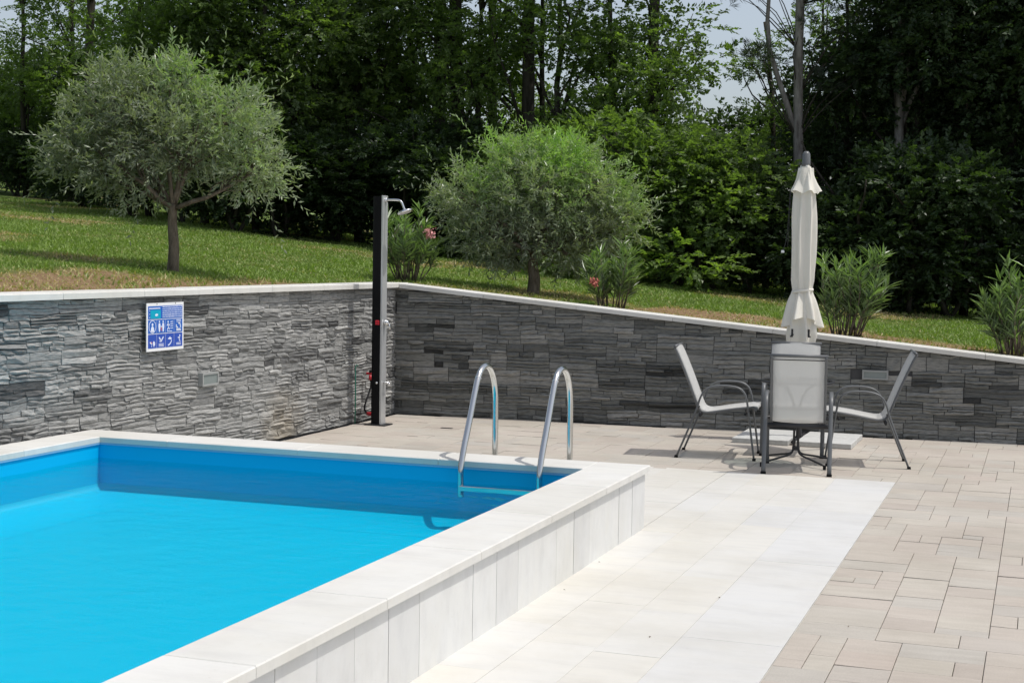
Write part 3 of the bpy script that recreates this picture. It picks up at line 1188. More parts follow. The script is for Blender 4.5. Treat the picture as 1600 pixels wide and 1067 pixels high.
b = MB(); b.box((-.15, -.10, 0.001), (.075, .10, .012), .003); b.build("base_plate", M['dark'], sh)
b = MB()
b.tube(smooth_path([(.02, 0, 2.225), (.06, 0, 2.228), (.15, 0, 2.225), (.185, 0, 2.205), (.205, 0, 2.165), (.215, 0, 2.14)], 4), .011, 10)
b.tube([(.0142, 0, 2.225), (.03, 0, 2.225)], .024, 12)
b.build("shower_arm", M['chrome'], sh, True)
b = MB()
ax = Vector((.34, 0, -.94)).normalized()
c0 = Vector((.213, 0, 2.145))
b.tube([c0, c0 + ax * .012, c0 + ax * .022, c0 + ax * .032, c0 + ax * .046], [.013, .02, .058, .08, .077], 18)
hd = b.build("shower_head", M['chrome'], sh, True)
b = MB(); b.tube([c0 + ax * .0461, c0 + ax * .0478], .058, 18); b.build("spray_face", M['slab'], hd)
b = MB(); b.tube([(.0142, 0, 1.02), (.045, 0, 1.02), (.062, 0, 1.02)], [.027, .027, .018], 14)
b.tube([(.052, 0, 1.02), (.075, -.01, 1.0), (.082, -.015, .955)], [.008, .007, .006], 8)
mx = b.build("mixer_tap", M['chrome'], sh, True)
b = MB(); b.box((-.052, -.068, .998), (-.012, -.0585, 1.042), .004); b.build("temperature_badge", M['red'], sh)
b = MB(); b.tube([(.0142, 0, .425), (.075, 0, .425)], .011, 10); b.tube([(.066, -.035, .425), (.066, .035, .425)], .007, 8)
b.tube([(.07, 0, .425), (.078, 0, .40)], .012, 10)
b.build("foot_tap", M['chrome'], sh, True)
b = MB(); b.tube([(-.03, -.0585, .425), (-.03, -.078, .425)], .012, 10); b.build("foot_tap_stub", M['chrome'], sh, True)

hose = empty("garden_hose", (-6.4, 13.66, 0), 0, "black garden hose with red couplings between the stone wall and the shower foot", "hose")
def hp(x, y, z): return (x + 6.4, y - 13.66, z)
b = MB(); b.tube(smooth_path([hp(-6.395, 13.745, .44), hp(-6.385, 13.74, .37), hp(-6.385, 13.69, .29), hp(-6.38, 13.61, .21), hp(-6.38, 13.58, .15), hp(-6.36, 13.58, .11), hp(-6.32, 13.56, .098)], 5), .009, 8)
b.build("tube", M['black'], hose, True)
b = MB(); b.tube([hp(-6.395, 13.745, .42), hp(-6.395, 13.745, .47)], [.02, .016], 10); b.tube([hp(-6.44, 13.745, .485), hp(-6.38, 13.745, .485)], .012, 10); b.build("coupling", M['red'], hose, True)
b = MB(); b.tube([hp(-6.34, 13.56, .098), hp(-6.29, 13.55, .096), hp(-6.262, 13.54, .095)], [.017, .019, .015], 10); b.build("coupling", M['red'], hose, True)
b = MB(); b.tube([hp(-6.395, 13.745, .495), hp(-6.395, 13.745, .52)], [.017, .013], 10); b.build("tap_knob", M['black'], hose, True)

b = MB(); b.tube([(0, 0, 0.002), (.002, .003, .3), (0, 0, .545)], .0065, 8)
b.tube(smooth_path([(0, 0, .545), (-.004, .015, .575), (-.01, .05, .585), (-.016, .09, .57)], 4), .0055, 8)
gp = b.build("water_pipe", M['green_hose'], None, True)
gp.location = (-6.425, 13.455, 0)
tag(gp, "thin green water pipe rising from the paving along the sunlit wall beside the shower", "pipe")

b = MB(); b.box((-.06, -.018, .0), (.06, .018, .0035), .0015)
for k in range(5): b.box((-.05 + .021 * k, -.012, .0036), (-.038 + .021 * k, .012, .0046))
dr = b.build("drain_cover", M['dark'])
dr.location = (-5.467, 13.53, .001)
tag(dr, "small dark slotted drain cover in the paving between the shower and the ladder", "drain")

# ------------------------------------------------------------------ pool ladder
lad = empty("pool_ladder", (-3.14, 8.97, 0), 0, "stainless steel pool ladder arching over the far pool rim", "ladder")
prof = [(8.66, .185), (8.66, .27), (8.66, .36), (8.70, .47), (8.765, .59), (8.83, .715), (8.89, .83), (8.94, .912), (8.995, .962), (9.075, .983), (9.16, .96), (9.225, .895), (9.262, .80), (9.275, .68), (9.276, .4), (9.276, .012)]
for xx in (-.26, .26):
    b = MB(); b.tube(smooth_path([(xx, y_ - 8.97, z_) for y_, z_ in prof], 5), .0195, 14)
    rail = b.build("handrail", M['steel'], lad, True)
    b = MB(); b.tube([(xx, 9.276 - 8.97, .0025), (xx, 9.276 - 8.97, .012), (xx, 9.276 - 8.97, .02)], [.045, .045, .024], 16); b.build("flange", M['steel'], rail, True)
    pa, pb = Vector((xx, 8.938 - 8.97, .909)), Vector((xx, 8.944 - 8.97, .915))
    b = MB(); b.tube([pa, pb], .0203, 14); b.build("joint_ring", M['alu'], rail, True)
b = MB(); b.box((-.262, 8.635 - 8.97, .228), (.262, 8.685 - 8.97, .258), .004); b.build("step", M['steel'], lad)

# ------------------------------------------------------------------ garden chairs
def make_chair():
    """facing +x, origin between the rear feet"""
    root = empty("garden_chair", (0, 0, 0), 0)
    sl = smooth_path([(.685, .428), (.672, .452), (.62, .456), (.45, .432), (.30, .405), (.225, .402), (.185, .425), (.155, .50), (.085, .68), (.01, .86), (-.035, .945), (-.055, .958), (-.066, .944)], 4) if False else None
    pts = [(.682, 0, .43), (.672, 0, .454), (.62, 0, .457), (.45, 0, .434), (.30, 0, .407), (.235, 0, .402), (.192, 0, .425), (.155, 0, .51), (.085, 0, .69), (.01, 0, .865), (-.032, 0, .948)]
    path = smooth_path(pts, 4)
    hw = .215
    # sling: thin sheet with thickness, sagging a little in the middle
    cols = [-1, -.6, 0, .6, 1]
    V, Fq = [], []
    for sgn in (0, 1):
        for i, p in enumerate(path):
            t = path[min(i + 1, len(path) - 1)] - path[max(i - 1, 0)]
            nrm = Vector((-t.z, 0, t.x)).normalized()
            if nrm.z < 0 and i < len(path) // 2: nrm = -nrm
            for c in cols:
                sag = -.012 * (1 - c * c)
                V.append(p + Vector((0, c * hw, 0)) - nrm * (.0015 * (1 if sgn else -1)) + nrm * sag * (-1 if False else 1))
    m, nC = len(path), len(cols)
    for i in range(m - 1):
        for c in range(nC - 1):
            k = i * nC + c
            Fq.append((k, k + 1, k + nC + 1, k + nC))
            k2 = k + m * nC
            Fq.append((k2 + nC, k2 + nC + 1, k2 + 1, k2))
    for i in range(m - 1):
        a = i * nC; Fq.append((a, a + nC, a + nC + m * nC, a + m * nC))
        a = i * nC + nC - 1; Fq.append((a + nC, a, a + m * nC, a + nC + m * nC))
    b = MB(); b.add(V, Fq); b.build("sling", M['sling'], root, True)
    # side rails under the sling edge, with the top and front bars
    for s in (-1, 1):
        rp_ = []
        for i, p in enumerate(path):
            t = path[min(i + 1, len(path) - 1)] - path[max(i - 1, 0)]
            nr = Vector((-t.z, 0, t.x)).normalized()
            if i > len(path) // 2 and nr.x < 0: nr = -nr
            if i <= len(path) // 2 and nr.z < 0: nr = -nr
            rp_.append(p - nr * .012 + Vector((0, s * (hw - .004), 0)))
        b = MB(); b.tube(rp_, .0105, 8)
        b.build("side_rail", M['frame'], root, True)
    tp = path[-1]
    b = MB(); b.tube([tp + Vector((.0, -hw - .012, .0)), tp + Vector((0, hw + .012, 0))], .013, 8); b.build("top_bar", M['frame'], root, True)
    t0 = Vector((-.016, 0, .915))
    b = MB(); b.box((t0.x - .013, -hw, t0.z - .004), (t0.x - .009, hw, t0.z + .004)); b.build("hem_seam", M['dark'], root)
    b = MB(); b.tube([path[1] + Vector((-.02, -hw - .01, -.012)), path[1] + Vector((-.02, hw + .01, -.012))], .012, 8); b.build("front_bar", M['frame'], root, True)
    for s in (-1, 1):
        yy = s * (hw + .042)
        leg = [(.66, yy, .004), (.632, yy, .2), (.605, yy, .40), (.585, yy, .52), (.555, yy, .585), (.50, yy, .618), (.40, yy, .628), (.30, yy, .618), (.235, yy, .585), (.195, yy, .52), (.165, yy, .42), (.10, yy, .25), (.0, yy, .004)]
        b = MB(); b.tube(smooth_path(leg, 4), .0088, 10, r2=.0175, side=(0, 1, 0))
        lg = b.build("leg_and_arm", M['frame'], root, True)
        for q in (leg[0], leg[-1]):
            b = MB(); b.box((q[0] - .014, yy - .021, 0.0), (q[0] + .014, yy + .021, .02), .003); b.build("foot_cap", M['black'], lg)
        b = MB(); b.tube([(.60, yy, .43), (.60, s * (hw + .004), .43)], .008, 6); b.build("bracket", M['dark'], lg); b = MB(); b.tube([(.175, yy, .44), (.185, s * (hw + .004), .44)], .008, 6); b.build("bracket", M['dark'], lg)
    b = MB(); b.tube([(.195, -hw - .042, .372), (.195, hw + .042, .372)], .010, 8, r2=.02, side=(0, 0, 1)); b.build("stretcher", M['dark'], root, True)
    b = MB(); b.tube([(.575, -hw - .042, .392), (.575, hw + .042, .392)], .010, 8); b.build("stretcher", M['dark'], root, True)
    return root


GRP = "garden chairs around the table"
ch0 = make_chair()
spots = [((-2.94, 12.715), 6, "grey mesh garden chair at the left of the table, side on, facing right"),
         ((-1.795, 11.835), 97.5, "grey mesh garden chair nearest the camera, its back turned to the pool terrace"),
         ((-1.033, 12.855), 189.6, "grey mesh garden chair at the right of the table, side on, facing left"),
         ((-2.09, 13.58), -82.5, "grey mesh garden chair farthest back, in front of the folded parasol and facing the camera")]
for k, ((x_, y_), a, lab) in enumerate(spots):
    o = ch0 if k == 0 else copy_tree(ch0)
    o.location = (x_, y_, .001)
    o.rotation_euler = (0, 0, R(a))
    tag(o, lab, "chair", GRP)

# ------------------------------------------------------------------ small round table
tb = empty("garden_table", (-1.9, 12.48, .001), R(4), "small round glass garden table with curved dark legs between the four chairs", "table")
b = MB(); b.lathe([(.285, .694), (.292, .694), (.292, .700), (.285, .700)], 40, caps=True); b.build("glass_top", M['glass'], tb)
b = MB()
n = 40
ringp = [(.296 * math.cos(2 * math.pi * k / n), .296 * math.sin(2 * math.pi * k / n), .694) for k in range(n + 1)]
b.tube(ringp, .011, 8, caps=False); b.build("top_rim", M['dark'], tb, True)
for k in range(4):
    a = math.pi / 4 + k * math.pi / 2
    c_, s_ = math.cos(a), math.sin(a)
    b = MB()
    b.tube(smooth_path([(r_ * c_, r_ * s_, z_) for r_, z_ in ((.36, .03), (.2, .06), (.07, .085), (.03, .13), (.024, .25), (.026, .42), (.05, .53), (.11, .62), (.2, .672), (.285, .686))], 4), .0085, 8)
    lg = b.build("leg", M['dark'], tb, True)
    b = MB(); b.tube([(.36 * c_, .36 * s_, .001), (.36 * c_, .36 * s_, .036)], .013, 8); b.build("foot", M['black'], lg)
b = MB(); b.tube([(0, 0, .12), (0, 0, .15)], .032, 12); b.build("collar", M['dark'], tb)
b = MB(); b.tube([(0, 0, .38), (0, 0, .40)], .034, 12); b.build("collar", M['dark'], tb)

# ------------------------------------------------------------------ parasol on its slabs
um = empty("garden_parasol", (-2.125, 14.115, 0), 0, "folded cream garden parasol standing on four concrete slabs behind the chairs", "parasol")
b = MB(); b.tube([(0, 0, .07), (0, 0, 2.60)], .02, 12); b.build("pole", M['dark'], um, True)
b = MB(); b.tube([(0, 0, 2.575), (0, 0, 2.60), (0, 0, 2.69), (0, 0, 2.715)], [.045, .04, .036, .02], 12); b.build("finial", M['frame'], um, True)
b = MB(); b.tube([(-.42, 0, .03), (.42, 0, .03)], .014, 8, r2=.02, side=(0, 1, 0)); b.tube([(0, -.36, .03), (0, .36, .03)], .014, 8, r2=.02, side=(1, 0, 0))
b.tube([(0, 0, .03), (0, 0, .32)], .028, 12)
b.build("cross_base", M['dark'], um)


def cloth(mb, prof, pleats, n=96, ph=0.0, hem=None, seed=0, squash=0.92):
    """prof: list of (z, radius, pleat depth)"""
    rc_ = np.random.default_rng(seed)
    off = rc_.uniform(-.6, .6, 8)
    vs, fs = [], []
    for i, (z, r, d) in enumerate(prof):
        for k in range(n):
            a = 2 * math.pi * k / n
            w = math.cos(pleats * a + ph + .35 * math.sin(2 * a + off[0]) + .5 * math.sin(z * 4 + off[1]))
            w = w + .45 * math.sin((pleats - 3) * a + off[2] + z * 3.0)
            w = .55 * w + .75 * (1 - 2.2 * abs(math.sin((pleats * a + ph + .8 * math.sin(a + off[4]) + .4 * z) / 2)) ** .8) 
            rr = r + d * w * .7 + .006 * math.sin(3 * a + z * 7 + off[3])
            zz = z
            if hem and i >= len(prof) - hem[0]:
                q = (i - (len(prof) - hem[0]) + 1) / hem[0]
                zz = z + hem[1] * q * math.cos(hem[2] * a + hem[3])
            vs.append((rr * math.cos(a), rr * squash * math.sin(a), zz))
    for i in range(len(prof) - 1):
        for k in range(n):
            k2 = (k + 1) % n
            fs.append((i * n + k2, i * n + k, i * n + n + k, i * n + n + k2))
    mb.add(vs, fs)


def lerp_prof(keys, m):
    zs = np.linspace(keys[0][0], keys[-1][0], m)
    k = np.array(keys)[::-1]
    return [(z, float(np.interp(z, k[:, 0], k[:, 1])), float(np.interp(z, k[:, 0], k[:, 2]))) for z in zs]


b = MB(); cloth(b, lerp_prof([(2.56, .07, .008), (2.35, .092, .014), (2.1, .102, .02), (1.75, .105, .022), (1.5, .098, .02), (1.43, .084, .014), (1.40, .09, .016), (1.30, .125, .03), (1.12, .172, .05)], 34), 7, hem=(5, .05, 2, 2.6), seed=1)
b.build("canopy", M['canvas'], um, True)
b = MB(); cloth(b, lerp_prof([(1.38, .07, .01), (1.2, .118, .018), (1.0, .135, .03), (.92, .118, .03)], 14), 6, ph=1.0, hem=(3, .018, 5, 1.0), seed=4)
b.build("canopy_hem", M['canvas'], um, True)
b = MB(); cloth(b, lerp_prof([(2.585, .045, .003), (2.52, .066, .008), (2.42, .10, .018), (2.335, .138, .028)], 12), 6, ph=.4, hem=(3, .014, 6, .4), seed=2)
b.build("vent_cap", M['canvas'], um, True)
b = MB(); b.tube([(0.096 * math.cos(2 * math.pi * k / 30), .091 * math.sin(2 * math.pi * k / 30), 1.415 + .012 * math.cos(2 * math.pi * k / 30)) for k in range(31)], .005, 6, r2=.014, side=(0, 0, 1), caps=False)
b.build("tie_strap", M['canvas'], um, True)
b = MB(); b.tube(smooth_path([(-.135, -.03, 2.36), (-.142, -.03, 2.2), (-.15, -.035, 2.0), (-.165, -.04, 1.86), (-.185, -.045, 1.80)], 5), .004, 6)
b.tube(smooth_path([(-.13, -.02, 2.34), (-.136, -.03, 2.1), (-.142, -.035, 1.9), (-.15, -.035, 1.82)], 4), .003, 6); b.build("pull_cord", M['dark'], um, True)
b = MB(); b.box((-.202, -.055, 1.768), (-.175, -.035, 1.792), .003); b.build("cord_toggle", M['white'], um)
for a in (4.2, 5.35):
    b = MB(); b.tube([(.10 * math.cos(a), .10 * math.sin(a), 1.02), (.165 * math.cos(a), .155 * math.sin(a), .99)], .008, 6); b.tube([(.14 * math.cos(a), .135 * math.sin(a), 1.06), (.142 * math.cos(a), .137 * math.sin(a), .985)], .006, 6, r2=.009, side=(1, 0, 0))
    b.build("rib_tip", M['dark'], um)

for (x0, y0, w_, h_, lab) in ((-2.675, 13.70, .515, .42, "square grey concrete slab at the front left of the parasol base"), (-2.09, 13.70, .50, .42, "square grey concrete slab at the front right of the parasol base"),
                              (-2.675, 14.135, .515, .41, "square grey concrete slab at the back left of the parasol base, against the wall"), (-2.09, 14.135, .50, .41, "square grey concrete slab at the back right of the parasol base, against the wall")):
    b = MB(); b.box((0, 0, 0), (w_, h_, .045), .004)
    o = b.build("concrete_slab", M['slab'])
    o.location = (x0, y0, .0505 if False else .003); o.rotation_euler = (0, 0, R(random.uniform(-1.2, 1.2)))
    tag(o, lab, "slab", "slabs weighing down the parasol base")

# ------------------------------------------------------------------ leaves
def nrmz(a): return a / np.maximum(np.linalg.norm(a, axis=-1, keepdims=True), 1e-9)


def leaf_mesh(name, b, d, n, l, w, tint, mat, fold=0.12):
    """one diamond quad per leaf"""
    d = nrmz(d)
    s = nrmz(np.cross(d, n)); n = np.cross(s, d)
    l = l[:, None]; w = w[:, None]
    mid = b + d * l * .45
    V = np.stack([b, mid + s * w * .5 + n * w * fold, b + d * l - n * l * .06, mid - s * w * .5 + n * w * fold], 1).reshape(-1, 3)
    k = len(b)
    F = np.arange(4 * k).reshape(-1, 4)
    return np_mesh(name, V, F, np.full(k, 4), mat, False, np.repeat(tint, 4))


def spray_leaves(B, D, Ln, k, ll, lw, ang, tint, r, flat=0.6, jit=0.25, lj=0.25, t0=0.12):
    n = len(B)
    t = t0 + (1 - t0) * (np.arange(k) + .5) / k
    D = nrmz(D)
    Z = np.zeros_like(D); Z[:, 2] = 1
    U = nrmz(Z - (Z * D).sum(1, keepdims=True) * D + (1 - flat) * r.normal(0, .9, D.shape))
    U = nrmz(U - (U * D).sum(1, keepdims=True) * D)
    S = np.cross(D, U)
    side = np.where(np.arange(k) % 2 == 0, 1.0, -1.0)
    b = B[:, None] + D[:, None] * (Ln[:, None] * t[None])[..., None] - Z[:, None] * (Ln[:, None] * .12 * t[None] ** 2)[..., None]
    a = ang * (1 - .5 * t)
    d = D[:, None] * np.cos(a)[None, :, None] + S[:, None] * (side * np.sin(a))[None, :, None] + r.normal(0, jit, (n, k, 3))
    nn = U[:, None] + r.normal(0, jit * 1.3, (n, k, 3))
    l = ll * (1 + r.uniform(-lj, lj, (n, k)))
    w = lw * (1 + r.uniform(-lj, lj, (n, k)))
    tt = np.clip(tint[:, None] + r.normal(0, .13, (n, k)), 0, 1)
    return b.reshape(-1, 3), d.reshape(-1, 3), nn.reshape(-1, 3), l.ravel(), w.ravel(), tt.ravel()


def in_lobes(lobes, n, r, shell=0.55):
    """points in a union of ellipsoids (cx,cy,cz,rx,ry,rz); more towards the outside. Returns points, outward dirs"""
    L = np.array(lobes, float)
    vol = (L[:, 3] * L[:, 4] * L[:, 5]) ** .75
    idx = r.choice(len(L), n, p=vol / vol.sum())
    u = nrmz(r.normal(0, 1, (n, 3)))
    q = r.uniform(0, 1, n) ** shell
    p = L[idx, :3] + u * L[idx, 3:] * q[:, None]
    return p, nrmz(u / L[idx, 3:]), q


def limb(mb, a, b, r0, r1, r, wob=.06, n=6, seg=7):
    a, b = np.array(a, float), np.array(b, float)
    ln = np.linalg.norm(b - a)
    pts, rad = [], []
    m = np.array([r.normal(0, wob), r.normal(0, wob), abs(r.normal(0, wob))]) * ln
    for k in range(seg):
        t = k / (seg - 1)
        pts.append(a + (b - a) * t + m * math.sin(math.pi * t) + r.normal(0, wob * .12 * ln, 3) * (0 < k < seg - 1))
        rad.append(r0 + (r1 - r0) * t)
    mb.tube(pts, rad, n)
    return pts


def olive_tree(loc, label, lobes, fork, r0, ntw, seed, young):
    r = np.random.default_rng(seed)
    root = empty("olive_tree", loc, 0, label, "olive tree", "young olive trees on the lawn")
    b = MB()
    tr = [(0, 0, -.08), (.0, 0, .0), (.012, 0, fork * .35), (-.012, .01, fork * .7), (0, 0, fork)]
    b.tube(smooth_path(tr, 4), list(np.linspace(r0 * 1.35, r0 * .85, 17)), 12)
    b.build("trunk", M['bark'], root, True)
    lobes = [(l[0] * 1.02, l[1] * 1.02, .10 + l[2] * .92, l[3] * .74, l[4] * .74, l[5] * .78) for l in lobes]
    P, O, q = in_lobes(lobes, ntw, r, .5)
    gap_ = fbm(P[:, 0] * 1.0 + P[:, 2] * .8, P[:, 1] + P[:, 2] * 1.3, seed, 6.5, 2)
    keep = gap_ > -.34 + .0 * q
    P, O, q = P[keep], O[keep], q[keep]
    ntw = len(P)
    c = np.mean(np.array(lobes)[:, :3], 0)
    b = MB()
    tops = []
    for lb in lobes:
        e = np.array(lb[:3]) + r.normal(0, .05, 3)
        tops.append(limb(b, (0, 0, fork * .93), e, r0 * .5, .012, r, .1))
    for k in range(0, ntw, 9):
        if q[k] < .6: continue
        tp = tops[int(np.argmin([np.linalg.norm(t[-1] - P[k]) for t in tops]))]
        a = tp[int(r.integers(2, len(tp)))]
        limb(b, a, P[k] + O[k] * .05, .0075, .0025, r, .10, 4, 5)
    b.build("branches", M['bark'], root, True)
    D = nrmz(O * .75 + np.array([0, 0, .38]) + r.normal(0, .38, P.shape))
    droop = (P[:, 2] < c[2] - .25)
    D[droop] = nrmz(D[droop] + np.array([0, 0, -.2]))
    Ln = r.uniform(.10, .27, ntw) * (.7 + .4 * q)
    long_ = (q > .72) & (r.uniform(0, 1, ntw) < .10)
    Ln = np.where(long_, Ln * 2.3, Ln)
    tint = np.clip(young(P) + r.normal(0, .10, ntw), 0, 1)  # callback sets leaf tint by position in the crown
    bb = spray_leaves(P, D, Ln, 13, .064, .017, .95, tint, r, .0, .42)
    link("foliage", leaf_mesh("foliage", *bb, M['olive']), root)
    return root


def y1(P):      # leaf tint turns brighter green towards the upper right of the first crown
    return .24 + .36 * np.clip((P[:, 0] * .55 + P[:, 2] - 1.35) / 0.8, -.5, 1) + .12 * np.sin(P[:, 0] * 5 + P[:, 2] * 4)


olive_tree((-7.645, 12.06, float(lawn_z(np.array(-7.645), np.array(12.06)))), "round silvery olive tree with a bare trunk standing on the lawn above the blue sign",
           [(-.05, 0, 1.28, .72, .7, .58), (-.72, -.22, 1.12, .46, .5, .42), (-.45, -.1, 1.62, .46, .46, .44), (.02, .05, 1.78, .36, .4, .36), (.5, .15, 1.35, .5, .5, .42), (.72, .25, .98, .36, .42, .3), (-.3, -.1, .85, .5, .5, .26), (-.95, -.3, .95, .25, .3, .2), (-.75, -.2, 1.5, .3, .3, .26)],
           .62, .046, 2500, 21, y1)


def y2(P):  # leaf tint turns brighter green towards the top of the crown
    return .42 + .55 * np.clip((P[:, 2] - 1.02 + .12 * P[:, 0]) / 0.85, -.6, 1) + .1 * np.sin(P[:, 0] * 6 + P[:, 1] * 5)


olive_tree((-5.52, 16.25, float(lawn_z(np.array(-5.52), np.array(16.25)))), "broad bushy olive tree with bright green upper leaves beside the shower",
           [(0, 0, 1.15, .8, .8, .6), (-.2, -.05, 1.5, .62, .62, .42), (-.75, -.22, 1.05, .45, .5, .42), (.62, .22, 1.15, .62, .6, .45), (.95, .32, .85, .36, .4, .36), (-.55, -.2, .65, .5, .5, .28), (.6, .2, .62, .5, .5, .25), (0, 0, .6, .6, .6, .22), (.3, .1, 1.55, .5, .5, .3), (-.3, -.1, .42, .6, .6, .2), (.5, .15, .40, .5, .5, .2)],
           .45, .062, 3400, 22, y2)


# ------------------------------------------------------------------ oleanders
def oleander(x, y, h, w, nst, seed, label, flowers=None, lean=(0, 0)):
    r = np.random.default_rng(seed)
    root = empty("oleander", (x, y, float(lawn_z(np.array(x), np.array(y))) - .02), 0, label, "oleander", "oleander shrubs behind the wall cap")
    b = MB()
    Bp, Dp, Lp = [], [], []
    for k in range(nst):
        a = r.uniform(0, 2 * math.pi); q = r.uniform(.1, 1) ** .6
        tip = np.array([lean[0] + math.cos(a) * w * q, lean[1] + math.sin(a) * w * q, h * r.uniform(.42, 1.0) * (1.22 - .30 * q * q)])
        base = np.array([math.cos(a) * .15 * q, math.sin(a) * .15 * q, 0])
        pts = limb(b, base, tip, .008, .0035, r, .07, 5, 6)
        for i in range(1, len(pts)):
            Bp.append(pts[i - 1]); Dp.append(pts[i] - pts[i - 1]); Lp.append(np.linalg.norm(pts[i] - pts[i - 1]))
            if i == len(pts) - 1:
                Bp.append(pts[i]); Dp.append(pts[i] - pts[i - 1] + np.array([0, 0, .05])); Lp.append(.07)
    b.build("stems", M['bark'], root, True)
    Bp, Dp, Lp = np.array(Bp), np.array(Dp), np.array(Lp)
    n = len(Bp); kk = 7
    D = nrmz(Dp)
    t = r.uniform(0.15, 1, (n, kk))
    low = (Bp[:, 2] < h * .16)
    bpos = Bp[:, None] + D[:, None] * (Lp[:, None] * t)[..., None]
    ph = r.uniform(0, 2 * math.pi, (n, kk))
    A1 = nrmz(np.cross(D, np.array([.3, .1, 1]) + 0 * D)); A2 = np.cross(D, A1)
    rad = A1[:, None] * np.cos(ph)[..., None] + A2[:, None] * np.sin(ph)[..., None]
    d = nrmz(D[:, None] * r.uniform(.45, 1.1, (n, kk, 1)) + rad * r.uniform(.55, 1, (n, kk, 1)) + np.array([0, 0, .1]))
    nn = nrmz(np.cross(np.cross(d, np.array([0, 0, 1.])), d) + r.normal(0, .2, d.shape))
    keep = ~low
    bpos, d, nn = bpos[keep].reshape(-1, 3), d[keep].reshape(-1, 3), nn[keep].reshape(-1, 3)
    m = len(bpos)
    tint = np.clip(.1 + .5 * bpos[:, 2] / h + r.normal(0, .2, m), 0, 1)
    link("foliage", leaf_mesh("foliage", bpos, d, nn, r.uniform(.12, .20, m), r.uniform(.019, .029, m), tint, M['oleander'], .2), root)
    if flowers:
        (fx, fy, fz), fr, mat, cnt = flowers
        p = np.array([fx, fy, fz]) + r.normal(0, fr, (cnt, 3))
        d = nrmz(r.normal(0, 1, (cnt, 3)) + np.array([.2, -.6, .4]))
        link("flowers", leaf_mesh("flowers", p, d, nrmz(r.normal(0, 1, (cnt, 3))), r.uniform(.025, .04, cnt), r.uniform(.02, .03, cnt), r.uniform(0, 1, cnt), mat), root)


oleander(-6.74, 15.42, .68, .34, 30, 51, "leafy oleander bush with a pink flower head directly behind the shower post", ((.27, -.02, .55), .03, M['pink'], 90))
oleander(-4.36, 15.45, .56, .27, 20, 52, "oleander with faded reddish blooms behind the wall, right of the bushy olive", ((-.12, -.27, .30), .022, M['faded'], 60))
oleander(-1.86, 15.42, .80, .35, 28, 53, "tall oleander with spreading leaves right behind the folded parasol", None, (.06, 0))
oleander(-.22, 15.42, .72, .36, 28, 54, "oleander behind the low end of the wall at the right edge of the view")

